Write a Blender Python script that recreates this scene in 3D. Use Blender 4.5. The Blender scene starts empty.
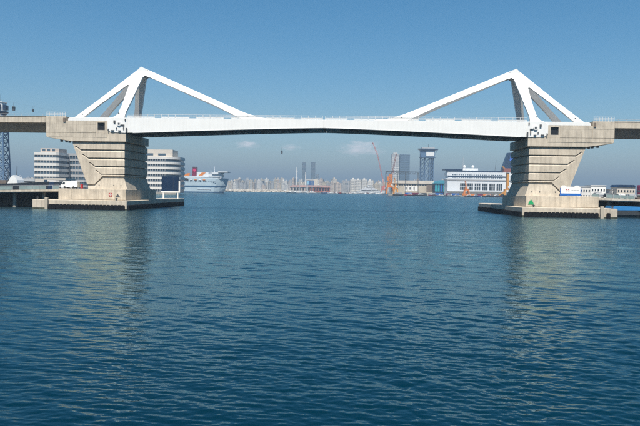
import bpy, bmesh, math, random
import numpy as np
from mathutils import Vector, Matrix
from mathutils.geometry import tessellate_polygon

R = math.radians
sc = bpy.context.scene
COL = sc.collection

# ------------------------------------------------------------------ camera
F, D, CX, CH = 640.0, 171.52, 8.18, 5.95
YAW, PITCH, ROLL = -0.0517, -0.0353, 0.0152
fwd = Vector((math.sin(YAW)*math.cos(PITCH), math.cos(YAW)*math.cos(PITCH), math.sin(PITCH)))
rgt = Vector((math.cos(YAW), -math.sin(YAW), 0))
up0 = rgt.cross(fwd)
r2 = rgt*math.cos(ROLL) + up0*math.sin(ROLL)
u2 = -rgt*math.sin(ROLL) + up0*math.cos(ROLL)
cam = bpy.data.cameras.new('camera'); camo = bpy.data.objects.new('camera', cam); COL.objects.link(camo)
cam.sensor_fit = 'HORIZONTAL'; cam.sensor_width = 36.0; cam.lens = 36.0*F/640.0
cam.clip_start = 0.5; cam.clip_end = 60000
M = Matrix((r2, u2, -fwd)).transposed().to_4x4(); M.translation = Vector((CX, -D, CH))
camo.matrix_world = M
sc.camera = camo

# ------------------------------------------------------------------ world, sun, exposure
SUN_EL = 58.0
SUN_AZ = 184.0           # the sun stands behind the camera, almost square to the bridge
w = bpy.data.worlds.new('World'); sc.world = w; w.use_nodes = True
wn = w.node_tree.nodes; wl = w.node_tree.links
wn.clear()
wo = wn.new('ShaderNodeOutputWorld'); bg = wn.new('ShaderNodeBackground')
sky = wn.new('ShaderNodeTexSky'); sky.sky_type = 'NISHITA'; sky.sun_disc = False
sky.sun_elevation = R(SUN_EL); sky.sun_rotation = R(SUN_AZ)
sky.air_density = 1.0; sky.dust_density = 0.25; sky.ozone_density = 3.0
bg.inputs['Strength'].default_value = 0.079
# a few thin puffs of cloud low over the sea: each a patch of noise round a direction
tc = wn.new('ShaderNodeTexCoord')
wl.new(wo.inputs['Surface'], bg.outputs[0])
hs = wn.new('ShaderNodeHueSaturation'); hs.inputs['Hue'].default_value = .491; hs.inputs['Saturation'].default_value = 1.39; wl.new(hs.inputs['Color'], sky.outputs[0])
prev = hs.outputs[0]
def pixdir(px, py):
    return (fwd + r2*((px-320)/F) - u2*((py-213)/F)).normalized()
for (px, py, rx, ry, amt, seed) in ((248, 144.5, 13, 4.5, .55, 3.1), (362, 148.5, 23, 8, .7, 7.7), (291, 147.5, 11, 3.5, .4, 1.3),
                                    (-330, 140, 60, 12, .3, 2.2), (820, 150, 70, 12, .3, 9.2), (1200, 120, 80, 16, .3, 5.2)):
    d = pixdir(px, py); t = d.cross(Vector((0, 0, 1))).normalized(); v = t.cross(d)
    def dot(vec, k):
        n = wn.new('ShaderNodeVectorMath'); n.operation = 'DOT_PRODUCT'
        wl.new(n.inputs[0], tc.outputs['Generated']); n.inputs[1].default_value = tuple(vec*k)
        return n.outputs['Value']
    cmb = wn.new('ShaderNodeCombineXYZ')
    wl.new(cmb.inputs[0], dot(t, F/rx)); wl.new(cmb.inputs[1], dot(v, F/ry))
    dc = wn.new('ShaderNodeMath'); dc.operation = 'LESS_THAN'; wl.new(dc.inputs[0], dot(d, 1)); dc.inputs[1].default_value = 0
    dm = wn.new('ShaderNodeMath'); dm.operation = 'MULTIPLY'; wl.new(dm.inputs[0], dc.outputs[0]); dm.inputs[1].default_value = 50
    wl.new(cmb.inputs[2], dm.outputs[0])
    ln = wn.new('ShaderNodeVectorMath'); ln.operation = 'LENGTH'; wl.new(ln.inputs[0], cmb.outputs[0])
    nz = wn.new('ShaderNodeTexNoise'); nz.inputs['Scale'].default_value = 1.6; nz.inputs['Detail'].default_value = 6; nz.inputs['Roughness'].default_value = .62
    off = wn.new('ShaderNodeVectorMath'); off.operation = 'ADD'; wl.new(off.inputs[0], cmb.outputs[0]); off.inputs[1].default_value = (seed*10, seed, 0)
    wl.new(nz.inputs['Vector'], off.outputs[0])
    s1 = wn.new('ShaderNodeMath'); s1.operation = 'MULTIPLY_ADD'; wl.new(s1.inputs[0], nz.outputs[0]); s1.inputs[1].default_value = 2.2; s1.inputs[2].default_value = -0.35
    s2 = wn.new('ShaderNodeMath'); s2.operation = 'SUBTRACT'; wl.new(s2.inputs[0], s1.outputs[0]); wl.new(s2.inputs[1], ln.outputs['Value'])
    mr = wn.new('ShaderNodeMapRange'); mr.interpolation_type = 'SMOOTHSTEP'; wl.new(mr.inputs[0], s2.outputs[0])
    mr.inputs[1].default_value = -0.35; mr.inputs[2].default_value = .85; mr.inputs[3].default_value = 0; mr.inputs[4].default_value = amt
    mx = wn.new('ShaderNodeMix'); mx.data_type = 'RGBA'
    wl.new(mx.inputs[0], mr.outputs[0]); wl.new(mx.inputs[6], prev); mx.inputs[7].default_value = (15, 13.6, 14, 1)
    prev = mx.outputs[2]
wl.new(bg.inputs['Color'], prev)

sun = bpy.data.lights.new('sun', 'SUN'); suno = bpy.data.objects.new('sun', sun); COL.objects.link(suno)
sun.energy = 5.0; sun.angle = R(.53); sun.color = (1.0, .95, .87)
sd = Vector((math.sin(R(SUN_AZ))*math.cos(R(SUN_EL)), math.cos(R(SUN_AZ))*math.cos(R(SUN_EL)), math.sin(R(SUN_EL))))
suno.rotation_euler = sd.to_track_quat('Z', 'Y').to_euler(); suno.location = sd*300
sc.view_settings.view_transform = 'Standard'; sc.view_settings.look = 'None'
sc.view_settings.gamma = 1; sc.view_settings.use_curve_mapping = False
sc.view_settings.exposure = 0.5
sc.cycles.use_denoising = False; sc.cycles.use_adaptive_sampling = False; sc.cycles.sample_clamp_indirect = 3.0; sc.cycles.caustics_reflective = False; sc.cycles.caustics_refractive = False
sc.cycles.max_bounces = 6; sc.cycles.diffuse_bounces = 3; sc.cycles.glossy_bounces = 3; sc.cycles.volume_bounces = 0

# ------------------------------------------------------------------ materials
MATS = {}
def mat(name, col, rough=.7, var=.12, scale=.6, spec=.4, metal=0.0, streak=0.0, grain=0.0, bump=0.0, alpha=None):
    if name in MATS: return MATS[name]
    m = bpy.data.materials.new(name); m.use_nodes = True
    nt = m.node_tree; N = nt.nodes; L = nt.links
    b = N['Principled BSDF']
    b.inputs['Roughness'].default_value = rough; b.inputs['Metallic'].default_value = metal
    b.inputs['Specular IOR Level'].default_value = spec
    geo = N.new('ShaderNodeNewGeometry')
    nz = N.new('ShaderNodeTexNoise'); nz.inputs['Scale'].default_value = scale; nz.inputs['Detail'].default_value = 7
    L.new(nz.inputs['Vector'], geo.outputs['Position'])
    mr = N.new('ShaderNodeMapRange'); L.new(mr.inputs[0], nz.outputs[0])
    mr.inputs[1].default_value = .3; mr.inputs[2].default_value = .7
    mr.inputs[3].default_value = 1-var; mr.inputs[4].default_value = 1+var
    fac = mr.outputs[0]
    def mul(a, bb):
        n = N.new('ShaderNodeMath'); n.operation = 'MULTIPLY'; L.new(n.inputs[0], a); L.new(n.inputs[1], bb); return n.outputs[0]
    if streak:
        mp = N.new('ShaderNodeMapping'); mp.inputs['Scale'].default_value = (1.7, 1.7, .13)
        L.new(mp.inputs[0], geo.outputs['Position'])
        n2 = N.new('ShaderNodeTexNoise'); n2.inputs['Scale'].default_value = 1.0; n2.inputs['Detail'].default_value = 5
        L.new(n2.inputs['Vector'], mp.outputs[0])
        m2 = N.new('ShaderNodeMapRange'); L.new(m2.inputs[0], n2.outputs[0]); m2.inputs[1].default_value = .42; m2.inputs[2].default_value = .66
        m2.inputs[3].default_value = 1; m2.inputs[4].default_value = 1-streak
        fac = mul(fac, m2.outputs[0])
    if grain:
        n3 = N.new('ShaderNodeTexNoise'); n3.inputs['Scale'].default_value = 6; n3.inputs['Detail'].default_value = 6
        L.new(n3.inputs['Vector'], geo.outputs['Position'])
        m3 = N.new('ShaderNodeMapRange'); L.new(m3.inputs[0], n3.outputs[0]); m3.inputs[1].default_value = .35; m3.inputs[2].default_value = .65
        m3.inputs[3].default_value = 1-grain; m3.inputs[4].default_value = 1+grain
        fac = mul(fac, m3.outputs[0])
        if bump:
            bp = N.new('ShaderNodeBump'); bp.inputs['Strength'].default_value = .5; bp.inputs['Distance'].default_value = bump
            L.new(bp.inputs['Height'], n3.outputs[0]); L.new(b.inputs['Normal'], bp.outputs[0])
    vm = N.new('ShaderNodeVectorMath'); vm.operation = 'SCALE'; vm.inputs[0].default_value = col; L.new(vm.inputs['Scale'], fac)
    L.new(b.inputs['Base Color'], vm.outputs[0])
    MATS[name] = m
    return m

concrete = mat('concrete', (.58, .50, .39), .85, .15, .35, .25, streak=.20, grain=.09, bump=.01)
concrete2 = mat('concrete_panel', (.56, .485, .38), .85, .16, .45, .25, streak=.22, grain=.08, bump=.01)
concrete_dk = mat('concrete_shade', (.30, .275, .23), .8, .16, .5, .3, streak=.3, grain=.1, bump=.01)  # darker concrete, the shade under viaduct and ramps put into its colour
algae = mat('algae_concrete', (.055, .06, .04), .7, .35, .8, .4, streak=.4, grain=.2)
quaymat = mat('quay_concrete', (.36, .33, .28), .85, .15, .2, .25, grain=.08)
white = mat('white_steel', (.83, .815, .77), .45, .03, .3, .4, streak=.05)
offwhite = mat('offwhite_steel', (.72, .71, .68), .5, .04, .4, .4)
soffit = mat('soffit_dark', (.10, .115, .11), .6, .2, .4, .4)  # dark tone over the whole deck underside
asphalt = mat('asphalt', (.05, .05, .05), .9, .15, .5)
rubber = mat('black_rubber', (.008, .008, .009), .85, .4, 1.5, .15)
dark = mat('dark_void', (.012, .012, .014), .5, .2, 1)
glass = mat('dark_glass', (.02, .028, .035), .12, .2, .5, .6)
glassb = mat('blue_glass', (.05, .085, .12), .15, .2, .1, .6)
grey = mat('grey_steel', (.30, .31, .32), .5, .1, 1)
greydk = mat('dark_steel', (.07, .075, .08), .5, .15, 1)
galv = mat('galvanised', (.45, .46, .46), .5, .08, 1)
red = mat('red_paint', (.45, .03, .03), .5, .12, 1)
green = mat('green_paint', (.01, .28, .10), .5, .1, 1)
bluep = mat('blue_paint', (.02, .12, .42), .4, .1, 1)
skyblue = mat('bright_blue_cover', (.03, .20, .46), .5, .1, 1)
navy = mat('navy_panel', (.012, .03, .07), .35, .15, .5)
maroon = mat('maroon_paint', (.16, .012, .045), .45, .15, 1)
shipwhite = mat('ship_white', (.70, .72, .73), .5, .04, .1)
shipshade = mat('ship_blue_shade', (.42, .52, .57), .5, .06, .1)  # pale blue stands for the shade on the ferry's sides
tealhull = mat('teal_stripe', (.03, .09, .17), .5, .1, .2)
orange = mat('orange_paint', (.62, .20, .035), .55, .15, .5)
yellow = mat('yellow_paint', (.64, .28, .04), .55, .12, .5)
pinkred = mat('faded_red', (.55, .16, .13), .6, .12, .5)
steelblue = mat('blue_lattice', (.09, .16, .26), .5, .15, .3)
brick = mat('red_cladding', (.33, .11, .08), .8, .2, .1)
pinkroof = mat('pink_roof', (.50, .30, .26), .85, .15, .1)
beige = mat('beige_wall', (.46, .40, .31), .85, .1, .1)
cream = mat('cream_wall', (.58, .52, .44), .85, .08, .1)
palewall = mat('pale_wall', (.66, .63, .58), .85, .08, .1)
greywall = mat('grey_wall', (.36, .36, .36), .85, .1, .1)
pinkwall = mat('pink_wall', (.50, .42, .36), .85, .1, .1)
tealroof = mat('teal_roof', (.05, .25, .33), .4, .1, .1)
tealglass = mat('teal_glass', (.03, .30, .36), .25, .12, .2)
brown = mat('brown_wall', (.17, .13, .10), .8, .12, .2)
rock = mat('rock', (.46, .41, .34), .9, .35, .3)
tyre = mat('tyre', (.02, .02, .02), .8, .1, 1)
skin = mat('black_hull', (.018, .018, .022), .4, .2, .3)
landm = mat('land_ground', (.22, .20, .17), .9, .2, .02)
glasspane = mat('fence_glass', (.22, .28, .27), .2, .15, .3, .6)

# ------------------------------------------------------------------ helpers
def tag(o, label=None, cat=None, group=None, kind=None):
    if label: o['label'] = label
    if cat: o['category'] = cat
    if group: o['group'] = group
    if kind: o['kind'] = kind
    return o

ORG = {}
class MB:
    def __init__(s): s.v = []; s.f = []
    def add(s, vs, fs):
        n = len(s.v); s.v += [tuple(p) for p in vs]; s.f += [tuple(i+n for i in f) for f in fs]; return s
    def box(s, x0, x1, y0, y1, z0, z1):
        return s.add([(x0,y0,z0),(x1,y0,z0),(x1,y1,z0),(x0,y1,z0),(x0,y0,z1),(x1,y0,z1),(x1,y1,z1),(x0,y1,z1)],
                     [(0,3,2,1),(4,5,6,7),(0,1,5,4),(1,2,6,5),(2,3,7,6),(3,0,4,7)])
    def prism(s, poly, y0, y1, fy=None):
        """poly in XZ, extruded in Y; fy optionally gives a Y offset per (x,z)"""
        n = len(poly); g = fy or (lambda x, z: 0)
        vs = [(x, y0+g(x, z), z) for x, z in poly] + [(x, y1+g(x, z), z) for x, z in poly]
        tris = tessellate_polygon([[Vector((x, z, 0)) for x, z in poly]])
        fs = [t for t in tris] + [tuple(i+n for i in t[::-1]) for t in tris]
        fs += [(i, (i+1) % n, n+(i+1) % n, n+i) for i in range(n)]
        return s.add(vs, fs)
    def planprism(s, poly, z0, z1):
        n = len(poly)
        vs = [(x, y, z0) for x, y in poly] + [(x, y, z1) for x, y in poly]
        tris = tessellate_polygon([[Vector((x, y, 0)) for x, y in poly]])
        fs = [t for t in tris] + [tuple(i+n for i in t[::-1]) for t in tris]
        fs += [(i, (i+1) % n, n+(i+1) % n, n+i) for i in range(n)]
        return s.add(vs, fs)
    def tube(s, a, b, r, r1=None, seg=6):
        a = Vector(a); b = Vector(b); r1 = r if r1 is None else r1
        d = (b-a).normalized(); t = d.orthogonal().normalized(); q = d.cross(t)
        vs = []
        for p, rr in ((a, r), (b, r1)):
            for k in range(seg):
                an = 2*math.pi*k/seg; vs.append(p + (t*math.cos(an)+q*math.sin(an))*rr)
        fs = [(i, (i+1) % seg, seg+(i+1) % seg, seg+i) for i in range(seg)] + [tuple(range(seg))[::-1], tuple(range(seg, 2*seg))]
        return s.add(vs, fs)
    def bar(s, a, b, wd, hd=None):
        return s.tube(a, b, wd*.7071, seg=4)
    def lathe(s, prof, c, seg=12):
        vs = []; m = len(prof)
        for k in range(seg):
            an = 2*math.pi*k/seg
            for r_, z in prof: vs.append((c[0]+r_*math.cos(an), c[1]+r_*math.sin(an), c[2]+z))
        fs = []
        for k in range(seg):
            for j in range(m-1):
                a = k*m+j; b = ((k+1) % seg)*m+j
                fs.append((a, b, b+1, a+1))
        if prof[0][0] > 1e-4: fs.append(tuple(k*m for k in range(seg))[::-1])
        if prof[-1][0] > 1e-4: fs.append(tuple(k*m+m-1 for k in range(seg)))
        return s.add(vs, fs)
    def blob(s, c, rx, ry, rz, rnd=None, seg=7, rings=4, jit=.0):
        prof = [(math.sin(math.pi*j/rings), -math.cos(math.pi*j/rings)) for j in range(rings+1)]
        vs = []; fs = []
        for k in range(seg):
            an = 2*math.pi*k/seg
            for r_, z in prof:
                q = 1 + (rnd.uniform(-jit, jit) if rnd and 0 < r_ > 1e-4 else 0)
                vs.append((c[0]+rx*r_*math.cos(an)*q, c[1]+ry*r_*math.sin(an)*q, c[2]+rz*z*q))
        m = rings+1
        for k in range(seg):
            for j in range(rings):
                a = k*m+j; b = ((k+1) % seg)*m+j
                fs.append((a, b, b+1, a+1))
        return s.add(vs, fs)
    def mirror(s, sx):
        if sx < 0: s.v = [(-x, y, z) for x, y, z in s.v]
        return s
    def build(s, name, m, parent=None, smooth=False, bevel=0.0, kind=None):
        me = bpy.data.meshes.new(name)
        org = ORG.get(parent.name, Vector((0, 0, 0))) if parent else Vector((0, 0, 0))
        bm = bmesh.new()
        vv = [bm.verts.new((x-org.x, y-org.y, z-org.z)) for x, y, z in s.v]
        for f in s.f:
            try: bm.faces.new([vv[i] for i in f])
            except ValueError: pass
        bmesh.ops.remove_doubles(bm, verts=bm.verts, dist=1e-4)
        bmesh.ops.recalc_face_normals(bm, faces=bm.faces)
        if bevel:
            ed = [e for e in bm.edges if len(e.link_faces) == 2 and e.calc_face_angle(0) > .6]
            bmesh.ops.bevel(bm, geom=ed, offset=bevel, segments=1, affect='EDGES', clamp_overlap=True)
        if smooth:
            for f in bm.faces: f.smooth = True
        bm.to_mesh(me); bm.free()
        me.materials.append(m)
        o = bpy.data.objects.new(name, me); COL.objects.link(o)
        if parent: o.parent = parent; ORG[o.name] = org
        else: ORG[o.name] = Vector((0, 0, 0))
        if kind: o['kind'] = kind
        return o

def thing(name, label, cat, loc, rotz=0, group=None, world=False):
    o = bpy.data.objects.new(name, None); COL.objects.link(o)
    o.location = loc; o.rotation_euler = (0, 0, rotz); o.empty_display_size = .5
    ORG[o.name] = Vector(loc) if world else Vector((0, 0, 0))
    return tag(o, label, cat, group)

def copy_tree(o, parent=None):
    c = o.copy(); COL.objects.link(c); c.parent = parent
    ORG[c.name] = ORG.get(o.name, Vector((0, 0, 0)))
    for ch in list(o.children):
        if ch is not c: copy_tree(ch, c)
    return c

def hz(px): return 190.45 + .0152*(px-320)          # image row of the horizon
def at(px, d, z=0):                                  # point at forward depth d under image column px
    v = rgt*((px-320)/F*d) + Vector((math.sin(YAW), math.cos(YAW), 0))*d
    return Vector((CX+v.x, -D+v.y, z))
def facing(px): return -(YAW + math.atan((px-320)/F)*0)   # local -Y towards the camera plane
def zat(px, py, d): return CH + (hz(px)-py)*d/F
def far(name, label, cat, px, d, z=0, group=None, rot=0):
    t = thing(name, label, cat, at(px, d, z), facing(px)+rot, group)
    return t, (lambda p: (p-px)*d/F), (lambda p, q: zat(p, q, d)-z)

# ------------------------------------------------------------------ water: one sheet to the horizon, waves as real relief near by
def make_water():
    rs = np.random.RandomState(4)
    rr = np.geomspace(3, 16000, 20000)
    dens = 1/np.maximum(rr**2/CH*.00080, .02) + 1/(rr*.019)        # rows per metre
    cum = np.concatenate([[0], np.cumsum(np.diff(rr)*(dens[1:]+dens[:-1])/2)])
    rad = np.interp(np.arange(0, cum[-1], 1.0), cum, rr)
    rad[-1] = 16000
    print('water rows', len(rad))
    dr = np.gradient(rad)
    half = R(31); a1 = np.linspace(-half, half, 900); a2 = np.linspace(half, 2*math.pi-half, 61)[1:-1]
    ang = np.concatenate([a1, a2]) + YAW
    RR, AA = np.meshgrid(rad, ang, indexing='ij')
    DR = np.broadcast_to(dr[:, None], RR.shape)
    X = CX + RR*np.sin(AA); Y = -D + RR*np.cos(AA)
    Z = np.zeros_like(X)
    inner = np.zeros(ang.shape); inner[:900] = np.clip((1-np.abs(np.linspace(-1, 1, 900)))*40, 0, 1)
    n = 64
    lam = np.geomspace(.2, 7, n)
    wind = R(250)
    sl = .032*np.where(lam < .5, 1.0, (.5/lam)**.8)*np.where(lam < .3, .9, 1)
    gust = 1+.28*np.sin(X*.031+Y*.013+.7)*np.sin(Y*.042-X*.009+2)+.2*np.sin(X*.083-Y*.06)*np.sin(Y*.11+X*.02+1)
    for i in range(n):
        a = wind + rs.normal(0, .62)
        k = 2*math.pi/lam[i]*rs.uniform(.92, 1.08)
        wgt = np.clip((lam[i]/DR-2.2)/2.5, 0, 1)
        ph = k*(X*math.cos(a)+Y*math.sin(a)) + rs.uniform(0, 6.28)
        # gentle gusts: amplitude varies over tens of metres
        g = .75+.45*np.sin(X*rs.uniform(.02, .07)+rs.uniform(0, 6))*np.sin(Y*rs.uniform(.02, .06)+rs.uniform(0, 6))
        s_ = np.sin(ph)
        Z += wgt*g*(sl[i]*1.45/k)*(s_ + .18*np.cos(2*ph))
    Z *= inner[None, :]*gust
    lod = np.clip((DR-.12)/.9, 0, 1)*1.0
    lod = np.maximum(lod, 1-inner[None, :])
    nr, na = RR.shape
    co = np.stack([X, Y, Z], -1).reshape(-1, 3)
    i = np.arange(nr-1)[:, None]*na; j = np.arange(na)[None, :]; j2 = (j+1) % na
    q = np.stack([i+j, i+j2, i+na+j2, i+na+j], -1).reshape(-1, 4)
    # centre cap
    cidx = len(co); co = np.vstack([co, [[CX, -D, 0]]])
    tri = np.stack([np.full(na, cidx), np.roll(np.arange(na), -1), np.arange(na)], -1)
    me = bpy.data.meshes.new('water')
    me.vertices.add(len(co)); me.vertices.foreach_set('co', co.astype(np.float32).ravel())
    nl = q.size+tri.size; me.loops.add(nl)
    me.loops.foreach_set('vertex_index', np.concatenate([q[:, ::-1].ravel(), tri[:, ::-1].ravel()]).astype(np.int32))
    npoly = len(q)+len(tri); me.polygons.add(npoly)
    ls = np.concatenate([np.arange(len(q))*4, q.size+np.arange(len(tri))*3]).astype(np.int32)
    me.polygons.foreach_set('loop_start', ls)
    me.polygons.foreach_set('use_smooth', np.ones(npoly, dtype=bool))
    at_ = me.attributes.new('lod', 'FLOAT', 'POINT'); at_.data.foreach_set('value', np.concatenate([lod.ravel(), [1.0]]).astype(np.float32))
    me.update(calc_edges=True)
    o = bpy.data.objects.new('water', me); COL.objects.link(o); o['kind'] = 'structure'
    if me.polygons[5000].normal.z < 0: me.flip_normals()
    m = bpy.data.materials.new('harbour_water'); m.use_nodes = True
    N = m.node_tree.nodes; L = m.node_tree.links; b = N['Principled BSDF']
    b.inputs['Roughness'].default_value = .05; b.inputs['IOR'].default_value = 1.333
    geo = N.new('ShaderNodeNewGeometry')
    nz = N.new('ShaderNodeTexNoise'); nz.inputs['Scale'].default_value = .012; nz.inputs['Detail'].default_value = 3
    L.new(nz.inputs['Vector'], geo.outputs['Position'])
    cr = N.new('ShaderNodeValToRGB'); L.new(cr.inputs[0], nz.outputs[0])
    cr.color_ramp.elements[0].position = .3; cr.color_ramp.elements[0].color = (.0003, .0140, .025, 1)
    cr.color_ramp.elements[1].position = .7; cr.color_ramp.elements[1].color = (.0005, .0190, .032, 1)
    lodn0 = N.new('ShaderNodeAttribute'); lodn0.attribute_name = 'lod'
    rmr = N.new('ShaderNodeMapRange'); L.new(rmr.inputs[0], lodn0.outputs['Fac']); rmr.inputs[3].default_value = .03; rmr.inputs[4].default_value = .20
    mpg = N.new('ShaderNodeMapping'); mpg.inputs['Scale'].default_value = (.012, .035, 1); L.new(mpg.inputs[0], geo.outputs['Position'])
    nz2 = N.new('ShaderNodeTexNoise'); nz2.inputs['Scale'].default_value = 1; nz2.inputs['Detail'].default_value = 4; L.new(nz2.inputs['Vector'], mpg.outputs[0])
    prevn = None
    lodn = N.new('ShaderNodeAttribute'); lodn.attribute_name = 'lod'
    for sc_, dist, strg in ((.42, .34, 1.0), (1.3, .10, .9), (2.6, .050, .65), (7.5, .013, .6)):
        mp = N.new('ShaderNodeMapping'); mp.inputs['Scale'].default_value = (.62, 1.0, 1.0); mp.inputs['Rotation'].default_value = (0, 0, R(14*sc_))
        L.new(mp.inputs[0], geo.outputs['Position'])
        n1 = N.new('ShaderNodeTexNoise'); n1.inputs['Scale'].default_value = sc_; n1.inputs['Detail'].default_value = 3; n1.inputs['Roughness'].default_value = .5
        L.new(n1.inputs['Vector'], mp.outputs[0])
        bp = N.new('ShaderNodeBump'); bp.inputs['Strength'].default_value = strg; bp.inputs['Distance'].default_value = dist*2.2
        L.new(bp.inputs['Height'], n1.outputs[0])
        if sc_ > 2:
            gm = N.new('ShaderNodeMapRange'); L.new(gm.inputs[0], nz2.outputs[0]); gm.inputs[1].default_value = .35; gm.inputs[2].default_value = .65
            gm.inputs[3].default_value = strg*.55; gm.inputs[4].default_value = strg*1.25
            lm = N.new('ShaderNodeMapRange'); L.new(lm.inputs[0], lodn.outputs['Fac']); lm.inputs[3].default_value = .34; lm.inputs[4].default_value = 1.0
            gx = N.new('ShaderNodeMath'); gx.operation = 'MULTIPLY'; L.new(gx.inputs[0], gm.outputs[0]); L.new(gx.inputs[1], lm.outputs[0]); L.new(bp.inputs['Strength'], gx.outputs[0])
        if sc_ < 2: L.new(bp.inputs['Strength'], lodn.outputs['Fac'])
        if prevn: L.new(bp.inputs['Normal'], prevn)
        prevn = bp.outputs[0]
    # body colour under a Fresnel-weighted, faintly blue-green reflection
    df = N.new('ShaderNodeBsdfDiffuse'); gl = N.new('ShaderNodeBsdfGlossy')
    fr = N.new('ShaderNodeFresnel'); fr.inputs['IOR'].default_value = 1.333
    gl.inputs['Color'].default_value = (.71, .96, 1.0, 1)
    L.new(df.inputs['Color'], cr.outputs[0]); L.new(gl.inputs['Roughness'], rmr.outputs[0])
    L.new(gl.inputs['Normal'], prevn); L.new(fr.inputs['Normal'], prevn)
    ms = N.new('ShaderNodeMixShader'); L.new(ms.inputs[0], fr.outputs[0]); L.new(ms.inputs[1], df.outputs[0]); L.new(ms.inputs[2], gl.outputs[0])
    L.new(N['Material Output'].inputs['Surface'], ms.outputs[0]); N.remove(b)
    me.materials.append(m)
make_water()

# ------------------------------------------------------------------ the bridge
S = 13.6          # distance between the two arm planes
APX, APZ = 51.9, 39.9
ZD = 24.85        # top of the side girders
LEAN = (S/2)/(APZ-ZD)
W = 20.0          # depth of the pier

def solve_plane(px, py):                # image point on the near, leaning arm plane (design aid for the outline)
    d = fwd + r2*((px-320)/F) - u2*((py-213)/F)
    # Y = (Z-ZD)*LEAN
    t = ((CH-ZD)*LEAN + D)/(d.y - d.z*LEAN)
    return (CX+d.x*t, CH+d.z*t)
def ap(px, py):
    x, z = solve_plane(px, py); return (abs(x), z)

# outline of one arm in its own plane (abs X, Z), traced once on the left leaf
hole1 = [ap(83.2, 117.0), ap(100, 104.2), ap(127.6, 84.6), ap(129.1, 84.9), ap(122.5, 103.5), ap(118.2, 113.2), ap(115.5, 115.8), ap(111.5, 117.2)]
hole2 = [ap(124.2, 117.4), ap(125.6, 112.4), ap(142.8, 76.6), ap(145.2, 75.6), ap(150.0, 77.2), ap(214.5, 105.0), ap(242.0, 118.6)]
hole1 = [(x, max(z, ZD+.02) if k not in (0, 7) else ZD) for k, (x, z) in enumerate(hole1)]
hole2 = [(x, max(z, ZD+.02) if k not in (0, 6) else ZD) for k, (x, z) in enumerate(hole2)]
def girder_bottom(x): return 22.72 - 1.95*(min(x, 54)/54.0)**1.25
E_ARM = None

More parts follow.
